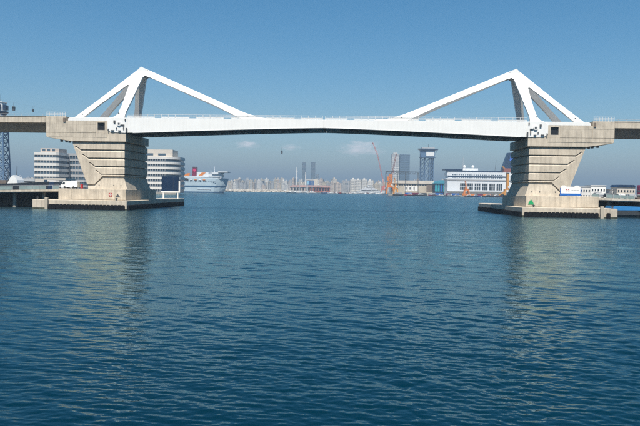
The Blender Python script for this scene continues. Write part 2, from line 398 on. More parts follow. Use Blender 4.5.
def leaf(sx, label):
    root = thing('bascule_leaf', label, 'bridge leaf', (sx*27, S/2, 20.5), 0, 'two leaves of the bascule bridge', world=True)
    T = .95
    for side in (0, 1):
        yb = 0.0 if side == 0 else S
        sg = 1 if side == 0 else -1
        ya, yb2 = (0, T) if side == 0 else (S-T+.95, S+.95)
        # girder below the arm
        m = MB(); n = 14; pts = []
        x0, x1 = .025, 55.9
        top = [(x0, ZD), (x1, ZD)]
        bot = [(x1 - (x1-x0)*k/n, girder_bottom(x1-(x1-x0)*k/n)) for k in range(n+1)]
        m.prism(top+bot, ya, yb2).mirror(sx)
        g = m.build('girder', white, root, bevel=.05)
        # lower lip of the girder, a narrow flange
        m = MB()
        for k in range(n):
            xa = x0+(x1-4-x0)*k/n; xb = x0+(x1-4-x0)*(k+1)/n
            m.prism([(xa, girder_bottom(xa)-.10), (xb, girder_bottom(xb)-.10), (xb, girder_bottom(xb)-.004), (xa, girder_bottom(xa)-.004)], ya-.08, yb2+.08)
        m.mirror(sx).build('flange', offwhite, g)
        # tail over the pier
        m = MB(); m.prism([(55.95, 23.96), (69.9, 23.96), (69.9, 24.5), (69.3, ZD+.02), (55.95, ZD+.02)], ya, yb2).mirror(sx).build('tail_girder', white, root, bevel=.04)
        # arm: forestay, inner leg and backstay in one leaning plate of box section
        fy = (lambda x, z: max(z-ZD, 0)*LEAN) if side == 0 else (lambda x, z: -max(z-ZD, 0)*LEAN)
        curve = [(15.4, ZD+.12), (13.2, ZD+.004)]
        fore = [(APX, APZ), (APX-.5, APZ-.24), ap(200, 92.9), ap(227.4, 105.1), ap(245.7, 113.0), ap(257.5, 116.7)] + curve + [hole2[6]] + hole2[5:3:-1] + [hole2[3]]
        # apex to the foot: polygons meeting along the leg
        B = hole1; H = hole2
        back = [(APX, APZ), ap(100, 98.7), (68.1, ZD), B[0], B[1], B[2], (B[2][0]*.5+B[3][0]*.5, B[3][1]), H[3]]
        legp = [H[3], (B[2][0]*.5+B[3][0]*.5, B[3][1]), B[3], B[4], B[5], B[6], B[7], H[0], H[1], H[2]]
        tt = T*.92
        yA, yB = (ya+.02, ya+.02+tt) if side == 0 else (yb2-.02-tt, yb2-.02)
        a = MB().prism(fore, yA, yB, fy).mirror(sx).build('forestay', white, root)
        a2_ = MB().prism(legp, yA+.003, yB-.003, fy).mirror(sx).build('inner_leg', white, root)
        a3_ = MB().prism(back, yA, yB, fy).mirror(sx).build('backstay', white, root)
        # bolted ends: a pin at each foot
        for (px_, pz_) in ((66.0, 25.75), (56.0, 26.1), (20.6, 25.65)):
            yy = yA + fy(px_, pz_) if side == 0 else yB + fy(px_, pz_)
            e = -1 if side == 0 else 1
            MB().tube((sx*px_, yy+e*.06, pz_), (sx*px_, yy-e*.15, pz_), .24, seg=8).build('pin', greydk, a2_)
        # dark lower lips of the forestay and backstay (drip plate under the box)
        # railing on the edge
        rl = MB(); yr = ya+.2 if side == 0 else yb2-.2
        k = 0
        for i in range(int((53.6-.4)/1.9)+1):
            x = .4+i*1.9
            if x < 53.4: rl.box(x-.05, x+.05, yr-.05, yr+.05, ZD-.02, ZD+1.05)
        for zz in (.36, .66, 1.02): rl.box(.3, 53.5, yr-.03, yr+.03, ZD+zz-.035, ZD+zz+.035)
        rl.mirror(sx).build('railing', offwhite, root, kind='stuff')
        pn = MB()
        for i in range(int((53.6-.4)/1.9)):
            x = .4+i*1.9
            if i % 5 != 3: pn.box(x+.1, x+1.8, yr-.012, yr+.012, ZD+.08, ZD+.44)
        pn.mirror(sx).build('railing_panels', offwhite, root, kind='stuff')
        # pivot bearing
        if side == 0:
            MB().prism([(53.4, 20.95), (54.0, 20.75), (57.9, 20.9), (58.9, 21.6), (58.9, 23.9), (58.3, 24.6), (57.6, ZD+.0), (53.4, ZD+.0)], -.16, -.004).mirror(sx).build('pivot_plate', white, root, bevel=.03)
            pv = MB().tube((sx*55.6, -.5, 23.2), (sx*55.6, -.16, 23.2), .55, seg=16).build('pivot_hub', offwhite, root)
            MB().tube((sx*55.6, -.56, 23.2), (sx*55.6, -.49, 23.2), .26, seg=12).build('hub_cap', greydk, pv)
            for (bx_, bz_, bw, bh) in ((56.9, 23.75, .5, .75), (54.6, 22.9, .9, .22), (54.35, 22.2, .26, 1.2), (53.55, 21.55, .4, 1.1), (57.4, 21.35, .9, .3),
                                       (55.5, 21.3, .7, .28), (58.6, 21.5, .22, .7), (53.9, 24.25, .3, .55), (56.3, 21.95, .25, .4)):
                MB().box(sx*bx_-bw/2, sx*bx_+bw/2, -.42, -.165, bz_-bh/2, bz_+bh/2).build('bracket', greydk, root, bevel=.03)
    # apex saddle joining the two arms
    MB().prism([(APX-2.0, APZ-.95), (APX, APZ-.06), (APX+1.1, APZ-1.2), (APX-1.1, APZ-1.6)], S/2-.6, S/2+1.6).mirror(sx).build('apex_saddle', white, root)
    # deck: orthotropic plate, crossbeams and ribs seen from below
    m = MB(); n = 14
    xs = [.06+(55.8-.06)*k/n for k in range(n+1)]
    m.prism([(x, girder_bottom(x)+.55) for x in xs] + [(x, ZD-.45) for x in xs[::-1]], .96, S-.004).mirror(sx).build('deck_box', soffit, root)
    MB().box(.06, 69.8, 1.0, S-.05, ZD-.44, ZD-.30).mirror(sx).build('roadway', asphalt, root)
    for i in range(18):
        x = .5+i*2.95
        zb = girder_bottom(x)
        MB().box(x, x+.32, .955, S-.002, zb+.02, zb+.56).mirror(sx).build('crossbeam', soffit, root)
    for yv in (4.3, 9.2):
        m = MB(); 
        for k in range(n):
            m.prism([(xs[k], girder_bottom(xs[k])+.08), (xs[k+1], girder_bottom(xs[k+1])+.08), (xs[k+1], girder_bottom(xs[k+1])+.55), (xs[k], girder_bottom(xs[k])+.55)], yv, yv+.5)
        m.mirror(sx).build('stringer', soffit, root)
    # lock frame at the tip
    m = MB()
    for yy in (2.5, 5.6, 8.7):
        m.bar((sx*.3, yy, girder_bottom(0)-.02), (sx*4.2, yy+2.2, girder_bottom(4)-.02), .22)
        m.bar((sx*4.2, yy, girder_bottom(4)-.02), (sx*.3, yy+2.2, girder_bottom(0)-.02), .22)
    m.build('lock_bracing', offwhite, root)
    MB().box(sx*.1 if sx > 0 else -.5, .5 if sx > 0 else -.1, -.03, -.003, 22.85, 24.7).build('tip_plate', white, root)
    return root

leaf(-1, 'white bascule leaf with triangular arms hinged on the pier before the office blocks')
leaf(1, 'white bascule leaf with triangular arms hinged on the pier with the green triangle')

# ---- piers
Y0 = .45
def pier(sx, label):
    root = thing('bridge_pier', label, 'bridge pier', (sx*62, 12, 2.45), 0, 'two concrete piers of the bridge', world=True)
    XI = 54.3
    G = [18.38, 16.25, 14.0, 11.75, 9.6, 9.0]
    Bx = [68.6, 66.5, 64.4, 62.5, 60.9, 60.4]
    Ex = [(69.0, 18.38), (67.9, 17.25), (66.0, 15.05), (64.0, 12.8), (62.2, 10.7), (60.4, 9.0)]
    NX = [(68.83, 17.93)] + [(x+.28, z-.40) for x, z in Ex[1:5]]
    rec = .6
    for k in range(5):
        zt, zb = G[k], G[k+1]
        dpt = .62 if k == 0 else rec
        # front outline: x, z, depth; a chamfered groove under the tier above
        gh = min(.62, (zt-zb)*.6)
        P = [(XI, zb, 0), (Bx[k+1], zb, 0), (Ex[k+1][0], Ex[k+1][1], 0), (NX[k][0], NX[k][1], 0), (Ex[k][0]-.02, Ex[k][1]-.012, dpt), (Bx[k], zt-.012, dpt), (XI+dpt, zt-.012, dpt), (XI, zt-gh, 0)]
        if k == 4: P.pop(2)
        n = len(P); m = MB()
        Q = P + [(Bx[k]-.1, zt-gh, 0)]; nq = n+1; c = n        # one inner point
        vs = [(x, Y0+d, z) for x, z, d in Q] + [(x, W-d, z) for x, z, d in Q]
        fr_ = [(0, 1, c, n-1), (n-1, c, n-3, n-2), (c, n-5, n-4, n-3)] + ([(1, 2, 3), (1, 3, c)] if n == 8 else [(1, 2, c)])
        fs = fr_ + [tuple(nq+i for i in t[::-1]) for t in fr_] + [(i, (i+1) % n, nq+(i+1) % n, nq+i) for i in range(n)]
        m.add(vs, fs).mirror(sx).build('tier', concrete, root)
    # smooth slanting flank
    fl = [NX[0], (64.85, 7.0), (64.7, 6.72), (62.7, 6.75), (60.4, 9.0), NX[4], Ex[4], NX[3], Ex[3], NX[2], Ex[2], NX[1], Ex[1]]
    MB().prism([(x, z-.004 if z > 18 else z) for x, z in fl], Y0+.001, W-.001).mirror(sx).build('flank', concrete, root)
    # flared foot
    Pt = [(XI+.42, 8.994), (60.38, 8.994), (62.66, 6.744), (64.69, 6.71)]
    Pb = [(53.5, 5.43), (60.4, 5.43), (62.7, 5.43), (64.4, 5.43)]
    m = MB(); vs = [(x, Y0+.42, z) for x, z in Pt] + [(x, Y0-.05, z) for x, z in Pb] + [(x, W-.4, z) for x, z in Pt] + [(x, W+.6, z) for x, z in Pb]
    fs = [(0,1,5,4),(1,2,6,5),(2,3,7,6),(8,12,13,9),(9,13,14,10),(10,14,15,11),(0,8,9,1),(1,9,10,2),(2,10,11,3),(4,5,13,12),(5,6,14,13),(6,7,15,14),(0,4,12,8),(3,11,15,7)]
    m.add(vs, fs).mirror(sx).build('flared_foot', concrete, root)
    # base block with two slightly different courses
    MB().box(53.4, 72.1, -1.0, 25.4, 2.46, 5.42).mirror(sx).build('base_block', concrete, root, bevel=.06)
    for i in range(5):
        x0 = 53.5+i*3.71
        MB().box(x0+.03, x0+3.68, -1.06, -1.004, 2.6, 5.3).mirror(sx).build('panel', concrete2, root)
    # cap, built round its window
    wx0, wx1, wz0, wz1 = 59.65, 61.65, 21.45, 23.5
    capm = MB()
    capm.prism([(53.8, 18.38), (69.0, 18.38), (75.6, 19.35), (76.0, 19.6), (76.0, 20.7), (53.8, 20.7)], 0, W-.6)
    capm.mirror(sx).build('cap_sill', concrete, root, bevel=.05)
    c2 = MB()
    c2.box(56.0, wx0, 0.0, W, 20.703, 23.95)
    c2.box(wx1, 70.4, 0.0, W, 20.703, 23.95)
    c2.box(wx0+.001, wx1-.001, 0.0, W, 20.703, wz0)
    c2.box(wx0+.001, wx1-.001, 0.0, W, wz1, 23.95)
    c2.box(wx0+.001, wx1-.001, 1.3, W, wz0+.001, wz1-.001)
    c2.box(70.403, 76.0, 0.0, W, 20.703, 25.1)
    c2.mirror(sx).build('cap_wall', concrete, root)
    # formwork panels on the cap face
    def pan(xa, xb, za, zb): MB().box(xa+.03, xb-.03, -.07, -.003, za+.03, zb-.03).mirror(sx).build('panel', concrete2, root)
    for (xa, xb) in ((62.0, 64.8), (64.8, 67.6), (67.6, 70.4)): pan(xa, xb, 20.72, 23.0)
    for (xa, xb) in ((70.45, 73.2), (73.2, 75.95)): pan(xa, xb, 20.72, 23.0); pan(xa, xb, 23.0, 25.05)
    for i in range(5): pan(58.9+i*3.3, 58.9+i*3.3+3.3, 19.5, 20.68)
    for (xa, xb) in ((62.0, 64.8), (64.8, 67.6), (67.6, 70.4)): pan(xa, xb, 23.0, 23.93)
    wn_ = MB().box(wx0+.05, wx1-.05, .45, .55, wz0+.05, wz1-.05).mirror(sx).build('window', dark, root)
    fr = MB()
    for (a, b, c, d) in ((wx0, wx0+.1, wz0, wz1), (wx1-.1, wx1, wz0, wz1), (wx0+.1, wx1-.1, wz0, wz0+.1), (wx0+.1, wx1-.1, wz1-.1, wz1)): fr.box(a+.004, b-.004, .25, .4, c+.004, d-.004)
    fr.mirror(sx).build('frame', greydk, wn_)
    # railing on the outer end of the cap
    rl = MB()
    for i in range(8):
        x = 70.7+i*.74; rl.box(x-.04, x+.04, .15, .23, 25.09, 26.3)
    for zz in (25.5, 25.9, 26.25): rl.box(70.6, 75.95, .155, .215, zz, zz+.06)
    rl.mirror(sx).build('railing', offwhite, root, kind='stuff')
    MB().box(70.55, 71.15, -.3, -.075, 23.6, 24.7).mirror(sx).build('junction_box', brown, root)
    # drain spouts under the slanting cap end
    for x in (71.0, 72.4, 70.1): MB().box(x-.22, x+.22, 1.2, 2.0, 17.9+(x-69)*.12, 19.2).mirror(sx).build('drain_spout', greydk, root)
    # bolt holes over the base
    for x in (55.3, 57.3, 61.4): MB().tube((sx*x, -.05+Y0, 6.5), (sx*x, .3+Y0, 6.5), .14, seg=6).build('bolt', greydk, root)
    return root
pier(-1, 'stepped concrete bridge pier with the red square mark on its base')
pier(1, 'stepped concrete bridge pier with the green triangle mark on its base')

def platform(sx, label):
    XE = 76.3 if sx < 0 else 74.6
    root = thing('pier_platform', label, 'platform', (sx*63, 10, -2), 0, 'two fendered pier platforms', world=True)
    MB().planprism([(51.0, -7), (XE, -7), (XE, 27.5), (58, 30), (58, 50), (56, 53), (53, 53), (51, 50)], -2, 2.45).mirror(sx).build('slab', concrete, root, bevel=.08)
    m = MB().planprism([(50.95, -7.05), (XE+.05, -7.05), (XE+.05, 27.55), (58.05, 30.05), (58.05, 50.05), (56.05, 53.1), (52.95, 53.1), (50.95, 50.05)], -1.9, .38)
    m.mirror(sx).build('plinth', algae, root)
    proto = None
    def fend(x, y, rot):
        nonlocal proto
        if proto is None:
            b = MB(); b.prism([(-.46, -.3), (.46, -.3), (.46, 1.15), (.28, 1.36), (-.28, 1.36), (-.46, 1.15)], -.42, 0)
            o = b.build('fender', rubber, None, bevel=.06); o.parent = root; ORG[o.name] = ORG[root.name]; proto = o
        else:
            o = proto.copy(); COL.objects.link(o); o.parent = root
        o.location = Vector((sx*x, y, 0.02*math.sin(x*3+y))) - ORG[root.name]; o.rotation_euler = (0, 0, rot)
    for i in range(22):
        if not XE-4.9 < 51.9+i*.97 < XE-3.1: fend(51.9+i*.97, -7.06, 0)
    for i in range(54): fend(50.94, -6+i*1.02, -sx*math.pi/2)
    # mooring post at the outer end, bollards on top
    MB().box(XE-4.4, XE-3.6, -7.65, -7.06, -.6, 3.0).mirror(sx).build('mooring_post', beige, root, bevel=.06)
    for x in (54, XE-1): MB().lathe([(.0, 0), (.3, 0), (.2, .12), (.2, .45), (.32, .55), (.32, .68), (0, .74)], (sx*x, -6.2, 2.45), 10).build('bollard', greydk, root)
    return root
platform(-1, 'low concrete platform with black rubber fenders under the pier nearest the office blocks')
platform(1, 'low concrete platform with black rubber fenders under the pier with the green triangle')

# marks on the piers
t = thing('square_daymark', 'small red square mark on the concrete pier base', 'sign', (-57.6, -1.07, 3.3), world=True)
MB().box(-58.05, -57.15, -1.16, -1.064, 3.45, 4.4).build('plate', mat('faded_red_plate', (.36, .06, .05), .6), t)
MB().box(-57.65, -57.55, -1.175, -1.161, 3.52, 4.33).build('stripe', offwhite, t)
MB().box(-58.0, -57.2, -1.175, -1.161, 3.87, 3.97).build('stripe', offwhite, t)
t = thing('warning_symbol', 'small dark triangular symbol beside the red square on the pier base', 'sign', (-55.6, -1.07, 3.2), world=True)
MB().prism([(-56.3, 3.3), (-54.9, 3.3), (-55.6, 4.2)], -1.12, -1.064).build('plate', greydk, t)
t = thing('triangle_daymark', 'green triangle mark on the concrete pier base', 'sign', (54.6, -1.07, 3.2), world=True)
MB().prism([(53.95, 3.1), (55.45, 3.1), (55.3, 3.6), (54.7, 4.5), (54.1, 3.6)], -1.14, -1.064).build('plate', green, t)
t = thing('red_lifebuoy_box', 'small red box standing at the foot of the slanting pier', 'box', (-66.2, .4, 5.43), world=True)
MB().box(-66.5, -65.9, .2, .7, 5.5, 6.7).build('cabinet', red, t, bevel=.05); MB().box(-66.3, -66.1, .3, .6, 5.43, 5.5).build('foot', greydk, t)

# notice board on the base of the other pier
t = thing('notice_board', 'white notice board with blue base and red figures on the pier base', 'sign', (65, -.6, 5.43), world=True)
MB().box(62.5, 67.5, -.62, -.5, 6.15, 7.95).build('panel', white, t)
MB().box(62.5, 67.5, -.64, -.48, 5.62, 6.147).build('base_stripe', bluep, t)
for x in (62.38, 67.62): MB().box(x-.1, x+.1, -.66, -.46, 5.43, 7.6).build('post', bluep, t)
for x in (63.2, 66.6): MB().prism([(x-.7, 7.953), (x+.7, 7.953), (x+.3, 8.25), (x-.3, 8.25)], -.6, -.52).build('finial', white, t)
cu = bpy.data.curves.new('figures', 'FONT'); cu.body = '66'; cu.size = 1.05; cu.extrude = .012; cu.align_x = 'CENTER'; cu.offset = .03
tmp = bpy.data.objects.new('figures_tmp', cu); COL.objects.link(tmp)
bpy.context.view_layer.update()
me = bpy.data.meshes.new_from_object(tmp.evaluated_get(bpy.context.evaluated_depsgraph_get())); bpy.data.objects.remove(tmp)
me.materials.clear(); me.materials.append(red)
o = bpy.data.objects.new('figures', me); COL.objects.link(o); o.parent = t
o.location = (-.75, -.035, 1.25); o.rotation_euler = (R(90), 0, 0)
for i, (xx, ww) in enumerate(((65.2, .5), (65.85, .45), (66.45, .6))): MB().box(xx, xx+ww, -.632, -.622, 6.85, 7.05).build('lettering', grey, t)

# ---- approach viaducts
def viaduct(sx, label):
    root = thing('approach_viaduct', label, 'viaduct', (sx*112, 9, -2), 0, 'two approach viaducts', world=True)
    X1 = 150
    MB().box(76.05, X1, 0.1, .5, 23.35, 25.02).mirror(sx).build('parapet', concrete2, root, bevel=.04)
    MB().box(76.05, X1, -.02, .55, 25.024, 25.16).mirror(sx).build('coping', concrete, root)
    MB().box(76.05, X1, 17.5, 17.9, 23.35, 25.02).mirror(sx).build('parapet', concrete2, root)
    MB().box(76.05, X1, .503, 17.497, 23.35, 24.2).mirror(sx).build('deck_slab', concrete, root)
    MB().prism([(2.4, 23.347), (15.6, 23.347), (13.5, 21.7), (4.5, 21.7)], 76.05, X1)
    m = MB(); poly = [(2.0, 23.346), (16.0, 23.346), (14.0, 21.75), (4.0, 21.75)]
    m.v = [(x, y, z) for x in (76.05, X1) for y, z in poly]; m.f = [(0,1,2,3),(7,6,5,4)]+[(i,(i+1)%4,4+(i+1)%4,4+i) for i in range(4)]
    m.mirror(sx).build('box_girder', concrete_dk, root)  # underside shade is in the dark concrete colour
    MB().box(76.05, X1, .9, 17.0, 24.203, 24.3).mirror(sx).build('roadway', asphalt, root)
    rl = MB()
    for i in range(int((X1-77)/2)): rl.box(77+i*2-.03, 77+i*2+.03, .2, .26, 25.16, 25.72)
    rl.box(76.3, X1, .2, .26, 25.66, 25.72)
    rl.mirror(sx).build('railing', galv, root, kind='stuff')
    for x in (108, 142):
        MB().prism([(x-2.4, 21.74), (x+2.4, 21.74), (x+1.4, 10), (x+1.4, -2), (x-1.4, -2), (x-1.4, 10)], 6, 12).mirror(sx).build('column', concrete, root)
    return root
viaduct(-1, 'concrete approach viaduct running off the pier with the red square')
viaduct(1, 'concrete approach viaduct running off the pier with the green triangle')

# ------------------------------------------------------------------ quay ramps beside the piers
def car_mesh(body_mat, rootname, label, group, van=False):
    t = thing(rootname, label, 'van' if van else 'car', (0, 0, 0), 0, group)
    if van: prof = [(-2.4, .35), (2.4, .35), (2.45, .9), (2.2, 1.15), (1.75, 1.95), (-2.35, 2.05), (-2.45, 1.0)]
    else: prof = [(-2.05, .3), (2.05, .3), (2.1, .72), (1.1, .9), (.55, 1.38), (-1.05, 1.42), (-1.75, .95), (-2.1, .85)]
    MB().prism(prof, -.85, .85).build('body', body_mat, t, bevel=.06)
    if van: gl = [(1.2, 1.15), (2.05, 1.15), (1.68, 1.75), (1.2, 1.78)]
    else: gl = [(-1.5, .95), (.95, .92), (.5, 1.3), (-1.0, 1.34)]
    MB().prism(gl, -.87, .87).build('side_window', glass, t)
    for x in (-1.3, 1.3):
        for y in (-.88, .68):
            wv = MB().tube((x, y, .33), (x, y+.2, .33), .33, seg=10).build('wheel', tyre, t)
    for y in (-.6, .6): MB().box(2.06, 2.13, y-.15, y+.15, .55, .7).build('headlight', offwhite, t)
    return t

def ramp(sx, label, lab_fence, ys=0):
    t = thing('quay_ramp', label, 'quay', (sx*100, 12, -2), 0, world=True)
    z = lambda x: 5.15-(x-72)*.026
    X0, X1 = 72.2, 150
    MB().prism([(X0, z(X0)), (X1, z(X1)), (X1, z(X1)-.75), (X0, z(X0)-.75)], 1.5+ys, 23).mirror(sx).build('deck', quaymat, t)
    MB().prism([(X0, z(X0)+.06), (X1, z(X1)+.06), (X1, z(X1)-.5), (X0, z(X0)-.5)], 1.2+ys, 1.497+ys).mirror(sx).build('edge_beam', concrete2, t)
    for i in range(9):
        x = 78.5+i*8.5
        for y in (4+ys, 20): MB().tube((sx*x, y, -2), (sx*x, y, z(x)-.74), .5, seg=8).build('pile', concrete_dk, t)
    MB().prism([(X0, -2), (X1, -2), (X1, z(X1)-.76), (X0, z(X0)-.76)], 21.5, 22.9).mirror(sx).build('shade_wall', concrete_dk, t)  # added dark wall standing for the shadow under the ramp
    f = thing('fence', lab_fence, 'fence', (sx*95, 1.9+ys, z(95)+.0), 0, world=True)
    for i in range(20):
        x = X0+1+i*1.9
        MB().box(x-.05, x+.05, 1.85+ys, 1.95+ys, z(x)-.02, z(x)+1.25).mirror(sx).build('post', galv, f)
        if (i*7) % 5 != 2:
            MB().prism([(x+.1, z(x)+.12), (x+1.8, z(x+1.9)+.12), (x+1.8, z(x+1.9)+1.05), (x+.1, z(x)+1.05)], 1.885+ys, 1.915+ys).mirror(sx).build('pane', glasspane, f)
    MB().prism([(X0+1, z(X0+1)+1.2), (X0+38, z(X0+38)+1.2), (X0+38, z(X0+38)+1.28), (X0+1, z(X0+1)+1.28)], 1.84+ys, 1.96+ys).mirror(sx).build('rail', galv, f)
    return z
zr = ramp(-1, 'piled concrete quay ramp beside the pier with the red square', 'glass panelled fence along the quay ramp beside the red square pier')
ramp(1, 'piled concrete quay ramp beside the pier with the notice board', 'glass panelled fence along the quay ramp beside the notice board', 5)

carcols = {'white': white, 'grey': grey, 'black': greydk, 'blue': bluep, 'red': red, 'silver': galv, 'beige': cream}
proto_cars = {}
def put_car(col, x, y, z, rz, label, van=False, group=None):
    key = (col, van)
    if key not in proto_cars:
        o = car_mesh(carcols[col], 'parked_van' if van else 'parked_car', label, group, van); proto_cars[key] = o
    else: o = copy_tree(proto_cars[key])
    o['label'] = label
    if group: o['group'] = group
    elif 'group' in o: del o['group']
    o.location = (x, y, z); o.rotation_euler = (0, 0, rz)
    return o
G1 = 'cars parked on the quay beside the notice board'
rs = random.Random(5)
for i, c in enumerate(['silver', 'black', 'white', 'grey', 'beige', 'blue', 'white', 'red']):
    x = 75.5+i*3.0
    put_car(c, x, 9.2+.3*(i % 2), zr(x)+.03, R(90)+rs.uniform(-.05, .05), ['silver car parked nearest the notice board on the quay', 'black car second from the notice board', 'white car third from the notice board', 'grey car fourth from the notice board', 'beige car fifth from the notice board', 'blue car sixth from the notice board', 'white car seventh from the notice board', 'red car eighth from the notice board'][i], group=G1)
put_car('white', -71.2, 4.5, 5.43, R(178), 'white van parked at the foot of the pier with the red square', van=True)
put_car('silver', -74.6, 9, zr(74.6)+.03, R(4), 'silver car parked behind the fence near the white van')

# navy billboard at the end of the platform
t = thing('billboard', 'navy blue billboard in a white frame on the platform end', 'billboard', (-54.5, 44, 2.45), world=True)
b0 = Vector((-54.5, 44, 0))
X0b, X1b = -57.2, -51.3
MB().box(X0b, X1b, 43.9, 44.1, 4.95, 10.0).build('panel', navy, t)
fr = MB().box(X0b-.2, X1b+.5, 43.8, 44.2, 4.45, 4.947).box(X1b+.003, X1b+.5, 43.8, 44.2, 4.95, 8.4)
fr.build('frame', white, t)
for x in (-56.6, -51.6): MB().box(x-.2, x+.2, 43.85, 44.15, 2.45, 4.447).build('post', offwhite, t)
for x in (-55.2, -53.2): MB().box(x-.02, x+.02, 43.875, 43.897, 4.98, 9.97).build('seam', greydk, t)

# ------------------------------------------------------------------ boats
def hull(m, L, B, H, draft=.4, flare=.85, bowrise=.35, n=9, stern=.85):
    """long axis X (bow at +X), deck at H"""
    rows = []
    for i in range(n+1):
        u = i/n; x = -L/2+L*u
        wdt = B/2*(stern+(1-stern)*min(1, u*3)) * (1-max(0, (u-.55)/.45)**2.2)
        h = H+bowrise*H*max(0, u-.4)**2*2.2
        k = max(wdt, .02)
        xo = -.06*L*max(0, u-.8)/.2
        rows.append([(x, -k, h), (x+xo*.4, -k*flare, h*.35), (x+xo, -k*flare*.55, -draft), (x+xo, k*flare*.55, -draft), (x+xo*.4, k*flare, h*.35), (x, k, h)])
    vs = [p for r_ in rows for p in r_]; fs = []
    for i in range(n):
        for j in range(5): fs.append((i*6+j, i*6+j+1, (i+1)*6+j+1, (i+1)*6+j))
        fs.append((i*6+5, i*6, (i+1)*6, (i+1)*6+5))
    fs.append(tuple(range(6))); fs.append(tuple(n*6+j for j in range(6))[::-1])
    return m.add(vs, fs)

def motor_boat(label, loc, rz, L, hullm, cab, group=None, name='motor_boat'):
    t = thing(name, label, 'boat', loc, rz, group)
    hull(MB(), L, L*.3, L*.11).build('hull', hullm, t)
    MB().prism([(-.28*L, L*.11), (.18*L, L*.125), (.06*L, L*.2), (-.22*L, L*.21)], -L*.1, L*.1).build('cabin', cab, t)
    MB().prism([(-.20*L, L*.135), (.13*L, L*.145), (.05*L, L*.185), (-.18*L, L*.19)], -L*.103, L*.103).build('side_window', glass, t)
    MB().box(-.18*L, -.02*L, -L*.08, L*.08, L*.212, L*.225).build('flybridge', cab, t)
    MB().tube((-.15*L, 0, L*.22), (-.17*L, 0, L*.38), L*.006).build('mast', galv, t)
    MB().box(-.5*L, .2*L, -L*.152, L*.152, L*.085, L*.1).build('rub_rail', greydk, t)
    return t

# boats under the ramp to the right
motor_boat('maroon hulled boat moored beyond the notice board pier platform', (92.5, 0.5, 0), R(176), 18, mat('dark_maroon', (.05, .007, .014), .5), greydk)
t = thing('covered_barge', 'low barge under a bright blue tarpaulin below the quay ramp', 'boat', (80.8, 2.9, 0), 0)
hull(MB(), 11.5, 4, 1.9).build('hull', greydk, t)
MB().prism([(-5, 1.92), (4, 2.0), (3.4, 2.9), (-4.6, 3.05)], -1.9, 1.9).build('tarpaulin', skyblue, t)
# dark ship at the left, behind the ramp
t, lx, lz = far('moored_ship', 'black hulled ship with a white hooded bow moored behind the glass fence', 'ship', 2, 420)
hull(MB(), 62, 12, 7.2, 1).build('hull', skin, t)
MB().prism([(lx(10.5), 7), (lx(21.5), 7), (lx(20.2), 9.8), (lx(17.0), 12.9), (lx(14.5), 12.2)], -5, 5).build('bow_hood', white, t)
MB().box(lx(-30), lx(9), -4.5, 4.5, 7.1, 9.6).build('deck_house', brown, t)
for p in (4, 8): MB().tube((lx(p), 0, 9), (lx(p), 0, 17), .2).build('mast', greydk, t)
for p in (23.5, 27, 30): MB().box(lx(p)-1, lx(p)+1, -2, 2, 6.8, 8.2).build('deck_gear', grey, t)
MB().tube((lx(16.6), 0, 12), (lx(17), 0, 19), .25).build('bow_mast', greydk, t)

# ------------------------------------------------------------------ left: quay, terminal shed, office blocks, cable-car tower
def land(name, pts, z0, z1, m=landm):
    o = MB().planprism([(p.x, p.y) for p in pts], z0, z1).build(name, m); o['kind'] = 'structure'; return o
land('near_quay', [at(-400, 590), at(176, 600), at(176, 830), at(-400, 900)], -3, 2.2, quaymat)

t, lx, lz = far('harbour_shed', 'long low grey shed with pale roof in front of the white office block', 'shed', 33, 470)
z0 = 0
MB().box(lx(20), lx(58), -8, 12, -2, lz(30, 181.5)).build('wall', navy, t)
MB().box(lx(19.5), lx(40), -9, 12.5, lz(30, 181.4), lz(30, 178.6)).build('roof', galv, t)
MB().box(lx(37.5), lx(49), -8.6, -8.003, lz(40, 183.4), lz(40, 178.7)).build('canopy', cream, t)
MB().box(lx(49.02), lx(70), -8.7, 10, lz(50, 179.9), lz(50, 178.2)).build('canopy', cream, t)
for i in range(9): MB().box(lx(21.5+i*2), lx(22.7+i*2), -8.2, -8.003, lz(30, 186), lz(30, 182.6)).build('window', glassb, t)

def office(name, label, px0, px1, ytop, d, z0, depth, floors, curved=None, pent=None, wallm=palewall, band=.5):
    pc = (px0+px1)/2
    t, lx, lz = far(name, label, 'office building', pc, d, z0, 'white banded office blocks beyond the bridge')
    H = lz(pc, ytop); fh = H/floors; a, b = lx(px0), lx(px1)
    def plan(e):
        pts = [(a-e, -e)]
        if curved == 'R':
            n = 9
            for k in range(n+1):
                an = -math.pi/2+math.pi/2*k/n
                pts.append((b-14+(14+e)*math.cos(an), 14+(14+e)*math.sin(an)))
            pts += [(b+e, depth+e), (a-e, depth+e)]
        else:
            pts += [(b-2, -e), (b+e, 2), (b+e, depth+e), (a-e, depth+e)]
        return pts
    MB().planprism(plan(-.5), -1, H-.05).build('core', glassb, t)
    for k in range(floors):
        zb = k*fh+fh*(1-band)
        MB().planprism(plan(.15), zb, zb+fh*band-.002).build('parapet_band', wallm, t)
    n = max(3, int((b-a)/3.2))
    for k in range(floors):
        m = MB()
        for i in range(n+1):
            x = a+.3+(b-a-2.6-(11 if curved else 0))*i/n
            m.box(x-.18, x+.18, -.25, .45, k*fh+.01, k*fh+fh*(1-band)-.01)
        m.build('mullion_row', greywall, t, kind='stuff')
    if pent:
        q0, q1, yt = pent
        p = MB().box(lx(q0), lx(q1), 3, depth-3, H-.04, lz(pc, yt)).build('penthouse', pinkwall if not curved else cream, t)
        for i in range(3): MB().box(lx(q0)+2+i*(lx(q1)-lx(q0)-4)/3, lx(q0)+2+(i+.6)*(lx(q1)-lx(q0)-4)/3, 2.8, 2.997, H+1.2, H+3.2).build('window', glassb, p)
    return t
office('office_block', 'white banded office block with pinkish penthouse left of the pier', 34, 58, 152.2, 640, 2.2, 26, 7, None, (39, 57.5, 148.2))
